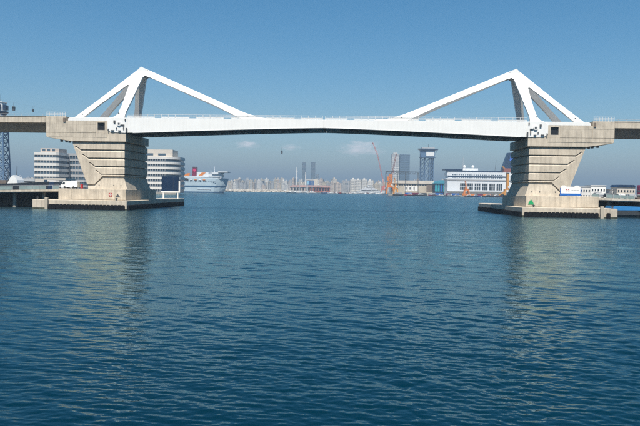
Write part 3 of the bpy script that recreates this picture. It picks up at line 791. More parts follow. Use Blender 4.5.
office('office_wing', 'banded office wing with shade-grey walls between the white block and the pier', 60.5, 86, 153.5, 668, 2.2, 24, 7, None, None, greywall, .42)  # grey walls carry the wing's shade in their colour
office('rounded_office_block', 'rounded banded office block seen between pier and ferry', 128, 178, 156.5, 640, 2.2, 30, 7, 'R', (130, 171.5, 149.3), palewall, .5)

def lattice(m, cx, cy, z0, z1, w0, w1, n, r):
    L_ = []
    for k in range(n+1):
        u = k/n; z = z0+(z1-z0)*u; h_ = (w0+(w1-w0)*u)/2
        L_.append([Vector((cx-h_, cy-h_, z)), Vector((cx+h_, cy-h_, z)), Vector((cx+h_, cy+h_, z)), Vector((cx-h_, cy+h_, z))])
    for k in range(n):
        for i in range(4):
            m.bar(L_[k][i], L_[k+1][i], r*1.6)
            j = (i+1) % 4
            m.bar(L_[k][i], L_[k+1][j], r); m.bar(L_[k+1][i], L_[k][j], r); m.bar(L_[k+1][i], L_[k+1][j], r)
    return m

t, lx, lz = far('cable_car_tower', 'dark lattice cable-car tower cut by the left edge behind the viaduct', 'tower', 0, 555, 2.0)
lattice(MB(), 0, 0, 0, lz(0, 116), 13, 8.5, 9, .55).build('lattice_frame', steelblue, t)
MB().lathe([(0, 0), (4.5, 0), (7.2, 3.0), (7.2, 3.6), (0, 3.6)], (0, 0, lz(0, 116)), 8).build('platform', navy, t)
cb = MB().lathe([(0, 0), (5.4, 0), (5.4, 7), (5.9, 7.2), (5.9, 8), (0, 8.4)], (0, 0, lz(0, 116)+3.6), 8).build('machine_room', offwhite, t)
for k in range(8):
    an = math.pi/8+k*math.pi/4
    MB().box(math.cos(an)*5.05-1.2, math.cos(an)*5.05+1.2, math.sin(an)*5.05-1.2, math.sin(an)*5.05+1.2, lz(0, 116)+5, lz(0, 116)+9).build('window', navy, cb)
MB().tube((0, 0, lz(0, 116)+12), (0, 0, lz(0, 116)+18), .15).build('antenna', greydk, t)

# cable and cabins between the two towers
pA = at(0, 555, 80); pB = at(427, 1450, 102)
def cablept(u): 
    p = pA.lerp(pB, u); p.z -= 4*22*u*(1-u); return p
t = thing('cable', 'thin sagging cable strung between the two cable-car towers', 'cable', at(220, 900, 0), 0, world=True)
m = MB()
for k in range(40): m.tube(cablept(k/40), cablept((k+1)/40), .035, seg=4)
m.build('rope', grey, t)
for (u, lab, s_) in ((.0125, 'dark cable car hanging nearest the left tower', 1.0), (.031, 'small dark cable car just above the viaduct', .7), (.424, 'lone cable car hanging over the harbour below the bridge span', 1.35)):
    p = cablept(u)
    t = thing('cable_car', lab, 'cable car', p-Vector((0, 0, 7*s_)), 0, 'cable cars')
    MB().prism([(-.75*s_, 0), (.75*s_, 0), (1.0*s_, 1.2*s_), (.9*s_, 3.6*s_), (-.9*s_, 3.6*s_), (-1.0*s_, 1.2*s_)], -s_, s_).build('cabin', greydk, t)
    MB().box(-1.02*s_, 1.02*s_, -1.02*s_, 1.02*s_, 1.7*s_, 2.7*s_).build('window', glass, t)
    MB().tube((0, 0, 3.5*s_), (0, 0, 7*s_), .12*s_).build('hanger', greydk, t)

# ------------------------------------------------------------------ ferry
t, lx, lz = far('ferry', 'ferry with shade-tinted pale blue sides, white decks and two dark red funnels', 'ship', 190, 900)
hp = lambda p, q: (lx(p), lz(p, q))
def band(x0, x1, z0, z1, hw, taper, dx=0.0):
    """hull strake from stern x0 to bow x1, narrowing to the stem past taper"""
    n = 16; m = MB(); vs = []; fs = []
    for k in range(n+1):
        u = k/n; x = x0+(x1-x0)*u
        q = max(0, (x-taper)/(x1-taper)); hwk = hw*max(.03, 1-q**1.9)
        vs += [(x, -hwk, z0), (x+dx*q, -hwk, z1), (x+dx*q, hwk, z1), (x, hwk, z0)]
    for k in range(n):
        for j in range(4): fs.append((k*4+j, k*4+(j+1) % 4, k*4+4+(j+1) % 4, k*4+4+j))
    fs += [(0, 1, 2, 3), (n*4+3, n*4+2, n*4+1, n*4)]
    return m.add(vs, fs)
stn = lx(150)
tp = lx(212)
band(stn, lx(223.5), -2, 2.0, 12, tp, .8).build('boot_stripe', tealhull, t)
band(stn, lx(224.2), 2.003, lz(200, 187.2), 12, tp, 2.2).build('hull', shipshade, t)
band(stn, lx(225.8), lz(200, 187.19), lz(200, 185.6), 12.1, tp, .8).build('blue_band', tealhull, t)
band(stn, lx(226.4), lz(200, 185.59), lz(200, 178.2), 12, tp, 2.6).build('upper_hull', shipshade, t)
MB().box(lx(199), lx(212), -12.4, -12.02, lz(200, 189.4), lz(200, 188.6)).build('rubbing_strake', shipwhite, t)
for k in range(6): MB().box(lx(183+k*4.2), lx(185.6+k*4.2), -13.2, -12.1, lz(200, 180.4), lz(200, 179.4)).build('lifeboat', orange if k % 2 else shipwhite, t, bevel=.3)
for i in range(22): 
    p = 182+i*1.6
    MB().box(lx(p), lx(p+.8), -12.08, -11.9, lz(p, 182.4), lz(p, 181.6)).build('porthole', glassb, t)
sup = MB().box(stn+6, lx(222), -9.5, 9.5, lz(200, 178.21), lz(200, 176.3)).build('superstructure', shipwhite, t)
MB().box(lx(180), lx(221), -9.56, -9.503, lz(200, 177.8), lz(200, 177.0)).build('window_band', glassb, sup)
MB().box(lx(197.5), lx(209), -8, 8, lz(200, 176.29), lz(200, 172.2)).build('deck_house', shipwhite, t)
MB().prism([(lx(199), lz(200, 176)), (lx(203), lz(200, 175.6)), (lx(206.5), lz(200, 172.6)), (lx(202.5), lz(200, 172.6))], -8.2, -8.003).build('orange_swoosh', orange, t)
MB().prism([(lx(184), lz(200, 176)), (lx(190), lz(200, 176.2)), (lx(191), lz(200, 173.4)), (lx(188), lz(200, 173.6))], -8.2, -7.6).build('orange_lifeboat', orange, t)
MB().box(lx(209.2), lx(222.5), -9.7, 9.7, lz(200, 176.29), lz(200, 174.2)).build('bridge_deck', shipwhite, t)
MB().prism([(lx(213), lz(200, 174.19)), (lx(221), lz(200, 174.19)), (lx(223), lz(200, 172.4)), (lx(212.5), lz(200, 172.4))], -11, 11).build('wheelhouse', shipwhite, t)
MB().box(lx(219), lx(228.6), -13, 13, lz(200, 172.39), lz(200, 171.4)).build('bridge_roof', shipwhite, t)
for (p, top) in ((194.4, 167.0), (173.0, 167.2)):
    f_ = MB().prism([(lx(p-2.3), lz(200, 178)), (lx(p+2.6), lz(200, 178)), (lx(p+2.2), lz(200, top)), (lx(p-1.6), lz(200, top))], -4, 4).build('funnel', maroon, t, bevel=.2)
    MB().box(lx(p-1.75), lx(p+2.25), -4.1, 4.1, lz(200, top+1.0), lz(200, top-.1)).build('funnel_rim', greydk, f_)
    MB().tube((lx(p+.2), -4.3, lz(200, 170.4)), (lx(p+.2), -4.0, lz(200, 170.4)), 2.1, seg=14).build('funnel_badge', mat('crimson', (.55, .03, .12), .5), f_)
MB().tube((lx(214), 0, lz(200, 172.4)), (lx(214), 0, lz(200, 166.2)), .5, .25).build('mast', shipwhite, t)
MB().tube((lx(210.5), 0, lz(200, 174)), (lx(210.5), 0, lz(200, 170)), .7, .3).build('radar_post', shipwhite, t)
MB().prism([(lx(179), lz(200, 179.6)), (lx(190), lz(200, 179.9)), (lx(189), lz(200, 178.6)), (lx(179), lz(200, 178.2))], -13.5, -12.1).build('tender', skin, t)

# ------------------------------------------------------------------ far shore
land('far_shore', [at(215, 1560), at(300, 1500), at(392, 1400), at(440, 1400), at(1200, 1400), at(1200, 9000), at(-900, 9000), at(-900, 2400), at(180, 2100)], -3, 2.2)
# rubble breakwater
rnd = random.Random(11)
m = MB()
for i in range(420):
    p = rnd.uniform(222, 292); d = rnd.uniform(1490, 1530)
    c = at(p, d, rnd.uniform(.2, 5.0)*(1-(abs(d-1512)/24)**2)); s_ = rnd.uniform(1.4, 3.2)
    m.blob(c, s_*1.3, s_, s_*.8, rnd, 6, 4, .3)
o = m.build('breakwater', rock); tag(o, 'rubble breakwater of pale boulders below the far masts', 'breakwater', kind='stuff')

# hazy city blocks
def block_proto(wm, seed):
    r_ = random.Random(seed)
    t = thing('apartment_block', '', 'building', (0, 0, 0))
    nx, nz = r_.choice((5, 6, 7)), r_.choice((6, 7, 8))
    MB().box(-10, 10, 0, 14, -1, 24).build('wall', wm, t)
    MB().box(-10.3, 10.3, -.3, 14.3, 24.002, 24.9).build('roof', wm, t)
    MB().box(-4, 2, 4, 9, 24.9, 27.5).build('stair_tower', wm, t)
    for k in range(nz):
        m = MB()
        for i in range(nx):
            x = -10+20*(i+.5)/nx; z = 1+22*(k+.45)/nz
            m.box(x-.8, x+.8, -.08, -.003, z-.75, z+.75)
        m.build('window_row', glassb, t, kind='stuff')
    return t
wms = [palewall, cream, beige, greywall, pinkwall, palewall]
protos = [block_proto(wms[i], i) for i in range(6)]
used = [False]*6
CITY = 'hazy apartment blocks crowded along the far shore'
kinds = ['white', 'cream', 'beige', 'grey', 'pinkish', 'white']
def put_block(i, px, d, wpx, ytop, label=None, group=CITY, z=2.2):
    o = protos[i] if not used[i] else copy_tree(protos[i]); used[i] = True
    o.location = at(px, d, z); o.rotation_euler = (0, 0, facing(px)+rnd.uniform(-.25, .25))
    H = zat(px, ytop, d)-z
    o.scale = (wpx*d/F/20, 1.2, H/27.5)
    o['label'] = label or f'hazy {kinds[i]} apartment block among the crowded far shore skyline'
    o['category'] = 'building'
    if group: o['group'] = group
    elif 'group' in o: del o['group']
    return o
for i in range(220):
    px = 222+i*.755+rnd.uniform(-1, 1); d = rnd.uniform(1850, 2900)
    put_block(rnd.choice((0, 1, 2, 3, 3, 4, 2)), px, d, rnd.uniform(1.3, 4.2), rnd.triangular(176.5, 186.0, 182)+(hz(px)-190))
for i in range(14):
    px = rnd.uniform(395, 470); put_block(rnd.choice((1, 2, 3, 4)), px, rnd.uniform(1900, 2600), rnd.uniform(3, 7), rnd.uniform(178, 183))
for i in range(10):
    px = rnd.uniform(14, 36); put_block(rnd.choice((1, 2, 3)), px, rnd.uniform(1900, 2600), rnd.uniform(2, 5), rnd.uniform(176.5, 181))
# the brighter white slabs in the middle
for (px, wp, yt, ki, lab) in ((346, 6.5, 179.2, 3, 'pale grey slab at the left of the white waterfront apartments'), (352.5, 5.2, 178.0, 0, 'white slab block with stair tower second in the waterfront row'), (358.2, 5.0, 178.4, 0, 'bright white slab block in the middle of the waterfront row'),
                              (364.0, 5.4, 178.2, 0, 'bright white slab block right of the middle of the waterfront row'), (370.0, 5.0, 179.2, 5, 'white slab block at the right end of the waterfront row'), (338, 6, 182.2, 4, 'low pinkish block beside the white waterfront apartments'), (376.5, 6, 182.6, 2, 'low beige block between waterfront row and red crane')):
    put_block(ki, px, 1640+rnd.uniform(-20, 20), wp, yt, lab, None)

# distant towers
hazyglass = mat('tower_glass', (.075, .115, .15), .4, .1, .02)
def tower(label, px0, px1, ytop, d, m, bm, floors, name='high_rise_tower', crown=False):
    pc = (px0+px1)/2; t, lx, lz = far(name, label, 'tower', pc, d, 2.2, 'distant high-rise towers')
    H = lz(pc, ytop); a, b = lx(px0), lx(px1); dp = (b-a)
    MB().box(a, b, 0, dp, -1, H).build('glass_core', m, t)
    for k in range(floors): 
        z = H*(k+.7)/floors
        MB().box(a-.25, b+.25, -.25, dp+.25, z, z+H/floors*.3).build('floor_band', bm, t)
    for x in (a, (a+b)/2, b): MB().box(x-.6, x+.6, -.6, .1, 0, H).build('pier_strip', bm, t)
    if crown: MB().box(a+dp*.2, b-dp*.2, dp*.2, dp*.8, H, H+5).build('plant_room', bm, t)
    return t
tower('left one of the hazy twin towers beyond the marina masts', 301.8, 305.4, 162.4, 3300, hazyglass, mat('tower_grey_band', (.16, .18, .20), .6), 22)
tower('right one of the hazy twin towers beyond the marina masts', 310.4, 314.6, 162.2, 3300, hazyglass, mat('tower_grey_band', (.16, .18, .20), .6), 22)
tower('low hazy slab to the right of the twin towers', 315.6, 318.6, 174, 3200, hazyglass, greywall, 12)
tower('pale tower with plant room behind the orange crane', 391, 398, 154, 2400, greywall, palewall, 20, crown=True)
tower('blue glass tower right of the pale tower behind the orange crane', 399.4, 408.8, 154.5, 2400, hazyglass, mat('tower_blue_band', (.12, .18, .25), .5), 22)

# waterfront sheds
t, lx, lz = far('red_pavilion', 'long low waterfront pavilion with pink roof and red end wall', 'building', 311, 1480, 2.2)
MB().box(lx(289.5), lx(309), 0, 20, -1, lz(311, 187.4)).build('wall', pinkwall, t)
MB().box(lx(309.05), lx(330), 0, 20, -1, lz(311, 187.4)).build('red_wall', brick, t)
MB().prism([(lx(289), lz(311, 187.39)), (lx(331), lz(311, 187.39)), (lx(329), lz(311, 185.2)), (lx(292), lz(311, 185.2))], -1.2, 21).build('roof', pinkroof, t)
for i in range(14): MB().box(lx(291+i*2.8), lx(292.6+i*2.8), -.2, -.003, lz(311, 190.4), lz(311, 188.2)).build('window', glass, t)
t, lx, lz = far('blue_cube_building', 'small blue glazed cube building above the red pavilion', 'building', 309, 1560, 2.2)
MB().box(lx(305), lx(313.4), 0, 18, -1, lz(309, 180.2)).build('wall', mat('slate_blue', (.05, .12, .28), .4), t)
MB().box(lx(306.4), lx(308.4), -.3, -.003, lz(309, 184.6), lz(309, 181.2)).build('window', mat('pale_blue_glass', (.25, .5, .65), .3), t)
MB().box(lx(304.6), lx(313.8), -.5, 18.5, lz(309, 180.19), lz(309, 179.6)).build('roof', palewall, t)
MB().box(lx(313.45), lx(317.5), 0, 16, -1, lz(309, 179)).build('annex', cream, t)

# masts of the marina
def yacht_proto():
    t = thing('sailing_yacht', '', 'boat', (0, 0, 0))
    hull(MB(), 12, 3.6, 1.5).build('hull', white, t)
    MB().prism([(-2.5, 1.5), (2.2, 1.5), (1.4, 2.2), (-2.2, 2.3)], -1, 1).build('cabin', offwhite, t)
    MB().tube((.4, 0, 1.4), (.4, 0, 19), .34, .22, 5).build('mast', galv, t)
    MB().tube((.4, 0, 3), (-4.6, 0, 3.1), .18, .18, 5).build('boom', galv, t)
    return t
yp = yacht_proto(); first = True
for i in range(96):
    px = rnd.uniform(226, 312) if i < 84 else rnd.uniform(330, 384)
    o = yp if first else copy_tree(yp); first = False
    d = rnd.uniform(1540, 1600) if px < 300 else rnd.uniform(1380, 1400)
    o.location = at(px, d-110 if px > 292 else d, 0 if px > 292 else 2.0); s_ = rnd.uniform(.8, 1.75); o.scale = (s_, s_, s_)
    o.rotation_euler = (0, 0, rnd.uniform(0, 6.28))
    tag(o, 'white sailing yacht with bare mast moored among the far marina masts', 'boat', 'sailing yachts in the far marina')
# basin behind the breakwater for the yachts
land('marina_quay', [at(224, 1530), at(300, 1530), at(300, 1640), at(215, 1640)], -2, 1.9, quaymat)
for (px, top, lab) in ((296.2, 167, 'tall white mast rising left of the twin towers'), (305.0, 172, 'shorter white mast in front of the left twin tower')):
    t, lx, lz = far('tall_mast', lab, 'mast', px, 1540, 2.2)
    MB().tube((0, 0, 0), (0, 0, lz(px, top)), 1.3, .6).build('pole', white, t)
    for q in (.55, .8): MB().box(-3, 3, -.2, .2, lz(px, top)*q, lz(px, top)*q+.5).build('spreader', white, t)
    MB().box(-2, 2, -2, 2, -.2, 1.5).build('base', quaymat, t)
motor_boat('white motor boat under way before the red pavilion', at(292.8, 1180, 0), facing(292)+.05, 24, white, white)
t, lx, lz = far('motor_yacht', 'large white motor yacht with stepped decks beside the orange crane', 'ship', 371, 1330)
hull(MB(), 62, 11, 5.5, 1).build('hull', shipwhite, t)
for (a, b, z0_, z1_) in ((-24, 14, 6, 9), (-20, 8, 9.004, 11.6), (-14, 3, 11.604, 13.8)):
    s_ = MB().prism([(a, z0_), (b+4, z0_), (b, z1_), (a+1, z1_)], -4.2, 4.2).build('deck_house', shipwhite, t)
    MB().prism([(a+3, z0_+.9), (b+1.5, z0_+.9), (b+.2, z1_-.6), (a+3, z1_-.6)], -4.26, 4.26).build('window_band', glass, s_)
MB().tube((-6, 0, 13.7), (-8, 0, 20), .5, .2).build('radar_mast', shipwhite, t)
for i, (px, c, lab) in enumerate(((337, red, 'red hulled workboat below the white apartments, leftmost of its row'), (344, white, 'white workboat moored between two red ones'), (351.5, red, 'red hulled workboat below the middle of the white apartments'), (360, maroon, 'maroon workboat moored left of the white motor yacht'), (367, red, 'red hulled workboat just before the white motor yacht'), (325, bluep, 'blue workboat moored before the red pavilion end'))):
    motor_boat(lab, at(px, 1300+i*4, 0), facing(px)+rnd.uniform(-.2, .2), 17, c, offwhite, 'workboats along the far quay', 'workboat')

# ------------------------------------------------------------------ right: quay with cranes, warehouse, terminal, cruise ship
QD = 1000
land('container_quay', [at(388, QD+12), at(700, QD-130), at(1100, QD-200), at(1100, QD+330), at(520, QD+240), at(388, QD+180)], -3, 1.9, quaymat)

def xwall(t, x0, x1, z0, z1, y=-.2, m=None, name='window'): return MB().box(x0, x1, y, -.003, z0, z1).build(name, m or glass, t)
t, lx, lz = far('warehouse', 'long beige warehouse with white wall panels right of the orange crane', 'warehouse', 413, 1060, 1.9)
MB().box(lx(392), lx(433), 0, 30, -1, lz(413, 183.6)).build('wall', beige, t)
MB().prism([(lx(391), lz(413, 183.59)), (lx(434), lz(413, 183.59)), (lx(433), lz(413, 180.4)), (lx(399), lz(413, 180.6))], -1.5, 31).build('roof', cream, t)
for i in range(4): xwall(t, lx(404.2+i*3.4), lx(407.2+i*3.4), lz(413, 190.8), lz(413, 186.2), -.3, white, 'white_panel')
for i in range(3): MB().box(lx(405+i*4), lx(406.2+i*4), -.45, -.303, lz(413, 189.6), lz(413, 187.4)).build('opening', greydk, t)
for i in range(13): xwall(t, lx(393+i*2.6), lx(394.9+i*2.6), lz(413, 185.6), lz(413, 184.4))
xwall(t, lx(426), lx(432.6), lz(413, 191.6), lz(413, 184.3), -.35, brown, 'loading_door')

t, lx, lz = far('glazed_pavilion', 'teal glazed pavilion with curved blue roof beside the warehouse', 'building', 443, 1050, 1.9)
MB().box(lx(434), lx(451), 0, 22, -1, lz(443, 183.6)).build('wall', navy, t)
for i in range(6):
    xwall(t, lx(434.6+i*2.7), lx(436.5+i*2.7), lz(443, 191.6), lz(443, 184.2), -.3, tealglass if i % 3 != 2 else bluep, 'glass_bay')
n = 10; arc = [(lx(432.5+19.5*k/n), lz(443, 183.59)+(math.sin(math.pi*k/n))*5.5+.3) for k in range(n+1)]
MB().prism([(lx(432.5), lz(443, 183.59))] + arc + [(lx(452), lz(443, 183.59))], -2, 24).build('roof', tealroof, t)

t, lx, lz = far('cruise_terminal', 'long white terminal hall with groups of dark windows', 'building', 478, 1010, 1.9)
MB().box(lx(447), lx(516), 0, 25, -1, lz(478, 180.6)).build('wall', shipwhite, t)
MB().box(lx(446.5), lx(516.5), -1, 26, lz(478, 180.59), lz(478, 179.6)).build('roof', greywall, t)
for g_ in range(6):
    for i in range(3):
        for r_ in range(2):
            p = 459.5+g_*7.3+i*2.0
            xwall(t, lx(p), lx(p+1.65), lz(478, 190.0-r_*3.6), lz(478, 186.9-r_*3.4))
MB().box(lx(447), lx(516), -6, -.003, lz(478, 191.9), lz(478, 191.2)).build('canopy', greywall, t)

t, lx, lz = far('cruise_ship', 'white cruise ship with radar domes and navy funnel behind the terminal', 'ship', 480, 1130)
MB().prism([(lx(440), -2), (lx(530), -2), (lx(532), lz(478, 182)), (lx(441), lz(478, 182))], -15, 15).build('hull', shipwhite, t)
decks = [(444, 181.9, 178.9), (446, 178.8, 176.2), (445, 176.1, 173.4), (446, 173.3, 170.8)]
for k, (p0, ya, yb) in enumerate(decks):
    dk = MB().box(lx(p0), lx(528-k*3), -14+k*.6, 14-k*.6, lz(478, ya), lz(478, yb)).build('deck', shipwhite, t)
    if k in (1, 3): MB().box(lx(p0-2+(k == 1)*1.5), lx(504 if k == 1 else 500), -14.6+k*.6, -14.003+k*.6, lz(478, yb+1.3), lz(478, yb+.1)).build('dark_band', navy, dk)
    if k != 3:
        for i in range(24): MB().box(lx(450+i*2.1), lx(451.2+i*2.1), -14.3+k*.6, -14.003+k*.6, lz(478, ya-.5), lz(478, ya-1.3)).build('cabin_window', glassb, dk)
MB().box(lx(442.5), lx(460), -13, 13, lz(478, 170.79), lz(478, 169.6)).build('top_deck', navy, t)
MB().box(lx(461), lx(476), -8, 8, lz(478, 170.79), lz(478, 168.6)).build('radar_house', shipwhite, t)
for p in (463, 471.5): MB().blob((lx(p), -3, lz(478, 167.0)), 2.6, 2.6, 2.8, None, 12, 8).build('radar_dome', white, t, smooth=True)
MB().tube((lx(462), 0, lz(478, 169)), (lx(462), 0, lz(478, 157)), .5, .2).build('mast', galv, t)
f_ = MB().prism([(lx(500), lz(478, 170.79)), (lx(514), lz(478, 170.79)), (lx(514), lz(478, 152.2)), (lx(506), lz(478, 152.6)), (lx(503.5), lz(478, 160))], -6, 6).build('funnel', navy, t, bevel=.4)
MB().prism([(lx(507.3), lz(478, 160.5)), (lx(512), lz(478, 161.5)), (lx(512), lz(478, 154)), (lx(508.2), lz(478, 155.5))], -6.3, -6.003).build('funnel_emblem', mat('emblem_blue', (.04, .13, .5), .4), f_)
MB().tube((lx(494), 0, lz(478, 170.8)), (lx(495), 0, lz(478, 160)), .35, .2).build('aft_mast', greydk, t)

def crane(name, label, px, d, m, legs, body, jib, group=None, jm=None, z=1.9, base=None):
    t, lx, lz = far(name, label, 'crane', px, d, z, group)
    a, b, ztop = lx(legs[0]), lx(legs[1]), lz(px, legs[2])
    for x in (a, b):
        for y in (-3.5, 3.5): MB().bar((x, y, 0), (x*.75, y*.75, ztop), 1.7).build('leg', m, t)
    MB().box(a*.85-.5, b*.85+.5, -3.6, 3.6, ztop, ztop+1.2).build('portal_beam', m, t)
    if body:
        x0, x1, y0, y1 = body
        bd = MB().box(lx(x0), lx(x1), -2.6, 2.6, ztop+1.2, lz(px, y1)).build('machine_house', m, t, bevel=.2)
        MB().box(lx(x1)-1.6, lx(x1)+.6, -3.0, -1.2, ztop+3, ztop+6).build('cab', offwhite, t)
    pts = [Vector((lx(x), 0, lz(px, y))) for x, y in jib]
    mm = MB()
    for i in range(len(pts)-1):
        A, B_ = pts[i], pts[i+1]; n = max(3, int((B_-A).length/4)); dr_ = (B_-A).normalized(); q = Vector((dr_.z, 0, -dr_.x))
        for sgn in (-1, 1):
            for yy in (-1, 1): mm.bar(A+q*sgn*1.0+Vector((0, yy, 0)), B_+q*sgn*.55+Vector((0, yy*.6, 0)), .42)
        for k in range(n):
            u0, u1 = k/n, (k+1)/n; s_ = 1 if k % 2 else -1
            for yy in (-1, 1): mm.bar(A.lerp(B_, u0)+q*s_*.9+Vector((0, yy*.9, 0)), A.lerp(B_, u1)-q*s_*.9+Vector((0, yy*.9, 0)), .28)
    mm.build('jib', jm or m, t)
    MB().bar(pts[-1], pts[-1]-Vector((0, 0, 3)), 1.2).build('jib_head', greydk, t)
    return t
crane('harbour_crane', 'orange portal crane with raised dark jib left of the warehouse', 389.5, 1020, orange, (386, 393.5, 187.5), (386.8, 391.6, 0, 182.5), [(391, 184), (391.6, 174), (395.2, 153.6)], jm=mat('rust_jib', (.22, .10, .09), .7))
crane('quay_crane', 'small yellow orange crane close to the right foot of the orange portal crane', 395.2, 1012, yellow, (393.4, 397.4, 189.5), (394, 396.6, 0, 185.5), [(395.5, 186), (393.8, 178)])
t = bpy.data.objects['harbour_crane']; k_ = 1020/F
lattice(MB(), 0, 0, zat(389.5, 183, 1020)-1.9, zat(389.5, 174.5, 1020)-1.9, 5.5, 3.2, 4, .62).build('slewing_tower', orange, t)
MB().box(-5.2, -2.2, -2, 2, zat(389.5, 180.5, 1020)-1.9, zat(389.5, 176.5, 1020)-1.9).build('counterweight', orange, t)
crane('tower_crane', 'tall faded red crane with long jib leaning left of the orange crane', 383, 1300, pinkred, (380.5, 386, 190), (381, 385, 0, 186), [(384, 187), (376.5, 155), (371.5, 143)])
crane('quay_crane', 'small orange crane standing before the white terminal windows', 466, 985, orange, (463.5, 468.5, 190.5), (464.5, 467.5, 0, 187), [(466, 187.5), (464.5, 180.5)])
t = crane('pillar_crane', 'yellow orange crane with red cab beside the dark pier edge', 506.5, 960, yellow, (503.5, 510, 190), (505.6, 508.0, 0, 173), [(507, 173), (501.5, 166.5)])
d = 960
MB().box((502.2-506.5)*d/F, (510.5-506.5)*d/F, -4, 4, zat(508, 172.6, d)-1.9, zat(508, 168.6, d)-1.9).build('red_cab', brick, t)
MB().bar(((506-506.5)*d/F, -3, 8), ((498-506.5)*d/F, -3, 1), 1.2).build('brace', yellow, t)

t, lx, lz = far('gantry', 'grey steel gantry frame between orange crane and cable-car tower', 'gantry', 402, 1025, 1.9)
m = MB()
for yy in (-4, 4):
    for (p) in (385.2, 397, 405, 417.5): m.bar((lx(p), yy, 0), (lx(p), yy, lz(402, 171.8)), .55)
    m.bar((lx(385), yy, lz(402, 171.8)), (lx(418), yy, lz(402, 171.8)), .7); m.bar((lx(385), yy, lz(402, 174)), (lx(418), yy, lz(402, 174)), .4)
    for k in range(14): 
        p = 385+k*33/14; m.bar((lx(p), yy, lz(402, 171.8 if k % 2 else 174)), (lx(p+33/14), yy, lz(402, 174 if k % 2 else 171.8)), .3)
m.build('frame', greydk, t)

t, lx, lz = far('lattice_cable_tower', 'blue lattice cable-car tower with wide lookout head above the warehouse', 'tower', 427, 1450, 2.0)
zt = lz(427, 158)
lattice(MB(), lx(421.6), 0, 0, zt, 9.5, 9.5, 9, .75).build('lattice_leg', steelblue, t)
lattice(MB(), lx(430.2), 0, 0, zt, 9, 9, 9, .75).build('lattice_leg', steelblue, t)
MB().box(lx(429.6), lx(431), -1.5, 1.5, 0, zt).build('lift_shaft', steelblue, t)
mm = MB()
for k in range(5):
    za, zb = zt*k/5, zt*(k+1)/5
    for yy in (-4.4, 4.4):
        mm.bar((lx(423.5), yy, za), (lx(428.2), yy, zb), .8); mm.bar((lx(428.2), yy, za), (lx(423.5), yy, zb), .8); mm.bar((lx(423.5), yy, zb), (lx(428.2), yy, zb), .8)
mm.build('cross_bracing', steelblue, t)
MB().box(lx(418.4), lx(434), -8, 8, zt, zt+2).build('lower_platform', steelblue, t)
hd = MB().box(lx(419.2), lx(433.2), -6.5, 6.5, zt+2, lz(427, 150.4)).build('cabin', steelblue, t)
MB().box(lx(424.6), lx(432.6), -7.2, -6.503, lz(427, 156.4), lz(427, 151.6)).build('white_panel', white, hd)
MB().prism([(lx(416.8), lz(427, 149)), (lx(436.4), lz(427, 149)), (lx(435), lz(427, 150.39)), (lx(418.5), lz(427, 150.39))], -10, 10).build('upper_platform', navy, t)
MB().box(lx(420), lx(433), -6, 6, lz(427, 148.98), lz(427, 147.6)).build('roof', galv, t)
for s_ in (416.9, 436.2): MB().bar((lx(s_), -8, lz(427, 149.4)), (lx(421.5 if s_ < 420 else 430), -6, zt-6), .8).build('brace', steelblue, t)
MB().tube((lx(427), 0, lz(427, 147.6)), (lx(427), 0, lz(427, 144.4)), .4).build('antenna', greydk, t)

# clutter on the quay edge: parked cars, containers, moored boats
rnd = random.Random(21)
boatm = [(white, 'white'), (greydk, 'black'), (bluep, 'blue'), (red, 'red'), (maroon, 'maroon')]
spots = [398, 409, 421, 433, 441, 449, 457, 468, 476, 487, 497]
near_ = ['left part of the warehouse', 'white warehouse panels', 'middle of the warehouse', 'warehouse loading door', 'teal pavilion', 'gap right of the teal pavilion', 'left end of the white terminal', 'small orange crane', 'second window group of the terminal', 'fourth window group of the terminal', 'dark pier edge below the navy funnel']
for i, px in enumerate(spots):
    k = [1, 3, 1, 4, 0, 1, 0, 1, 2, 1, 4][i]
    d = 995-(px-388)*.42
    motor_boat(f'{boatm[k][1]} hulled fishing boat moored below the {near_[i]}', at(px, d-8, 0), facing(px)+rnd.uniform(-.15, .15)+(math.pi if i % 2 else 0), rnd.uniform(13, 19), boatm[k][0], offwhite if i % 3 else greywall, 'boats along the container quay', 'fishing_boat')
contm = [(greydk, 'black'), (maroon, 'maroon'), (greywall, 'grey'), (brown, 'brown'), (orange, 'orange'), (bluep, 'blue')]
for i in range(14):
    px = 400+i*8+rnd.uniform(-2, 2); k = rnd.randrange(6); d = 1008-(px-388)*.42
    t = thing('shipping_container', f'{contm[k][1]} shipping container on the quay, number {i+1} counted from the orange crane', 'container', at(px, d, 1.9), facing(px)+rnd.uniform(-.1, .1), 'containers along the quay')
    MB().box(-6, 6, -1.2, 1.2, 0, 2.6).build('box', contm[k][0], t)
    m = MB()
    for q in range(23): m.box(-5.9+q*.52, -5.64+q*.52, -1.26, -1.203, .15, 2.45)
    m.build('corrugation', contm[k][0], t, kind='stuff')

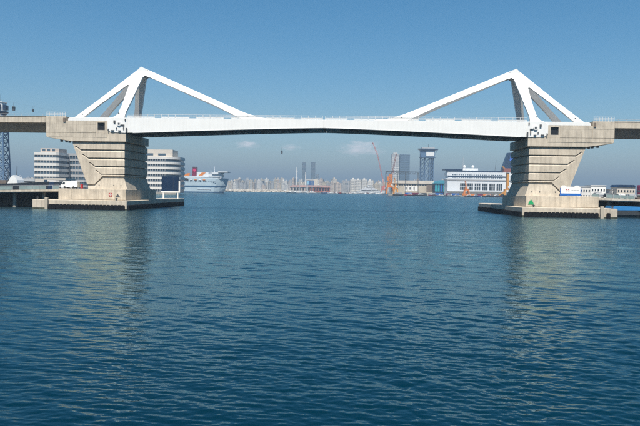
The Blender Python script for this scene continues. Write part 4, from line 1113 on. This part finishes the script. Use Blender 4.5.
# white houses on the spit to the right
land('right_spit', [at(548, 372), at(900, 372), at(900, 560), at(548, 560)], -2, 2.6, landm)
def house(label, px0, px1, ytop, d, wm, roofm, nwin, flat=True):
    pc = (px0+px1)/2; t, lx, lz = far('white_house', label, 'house', pc, d, 2.6, 'low white houses right of the notice board')
    H = lz(pc, ytop); a, b = lx(px0), lx(px1)
    MB().box(a, b, 0, 9, -.5, H).build('wall', wm, t)
    if flat: MB().box(a-.3, b+.3, -.3, 9.3, H+.002, H+.5).build('roof', roofm, t)
    else: MB().prism([(a-.4, H+.002), (b+.4, H+.002), (b-.8, H+1.5), (a+.8, H+1.5)], -.5, 9.5).build('roof', roofm, t)
    for i in range(nwin):
        x = a+(b-a)*(i+.5)/nwin
        for zz in ([H*.62] if H < 4.5 else [H*.3, H*.72]):
            w_ = MB().box(x-.42, x+.42, -.1, -.003, zz-.6, zz+.6).build('window', glass, t)
            MB().box(x-.55, x+.55, -.2, -.004, zz-.75, zz-.62).build('sill', palewall, w_)
    return t
house('greyish low house just right of the notice board', 577, 590, 187.2, 400, palewall, greywall, 5)
house('white house with two rows of windows between notice board and solar roofed house', 590.5, 605, 186.0, 405, white, palewall, 5)
house('cream house with a dark solar roof near the right edge', 616.5, 634.5, 187.3, 395, cream, navy, 6, False)
house('small white annex left of the solar roofed house', 612, 616.2, 190, 400, palewall, greywall, 2)
t, lx, lz = far('ship_funnel', 'maroon ship funnel cut by the right edge', 'funnel', 641, 380, 2.6)
MB().lathe([(0, -.4), (2.6, -.4), (2.6, 8.6), (2.2, 9.4), (0, 9.4)], (0, 0, 0), 14).build('casing', maroon, t)
MB().lathe([(0, 0), (2.7, 0), (2.7, .8), (0, .8)], (0, 0, 5.5), 14).build('band', greydk, t)

# ------------------------------------------------------------------ haze
hzb = MB().box(-16500, 16500, -16700, 16500, -6, 320).build('haze', MATS['white_steel'])
hzb.data.materials.clear()
hm = bpy.data.materials.new('haze_air'); hm.use_nodes = True
N = hm.node_tree.nodes; N.clear()
ho = N.new('ShaderNodeOutputMaterial'); pv = N.new('ShaderNodeVolumePrincipled')
pv.inputs['Color'].default_value = (.405, .545, .68, 1); pv.inputs['Density'].default_value = 2.7e-4
hm.node_tree.links.new(ho.inputs['Volume'], pv.outputs[0])
hzb.data.materials.append(hm); hzb['kind'] = 'stuff'
hzb['label'] = 'thin pale sea haze over the harbour'
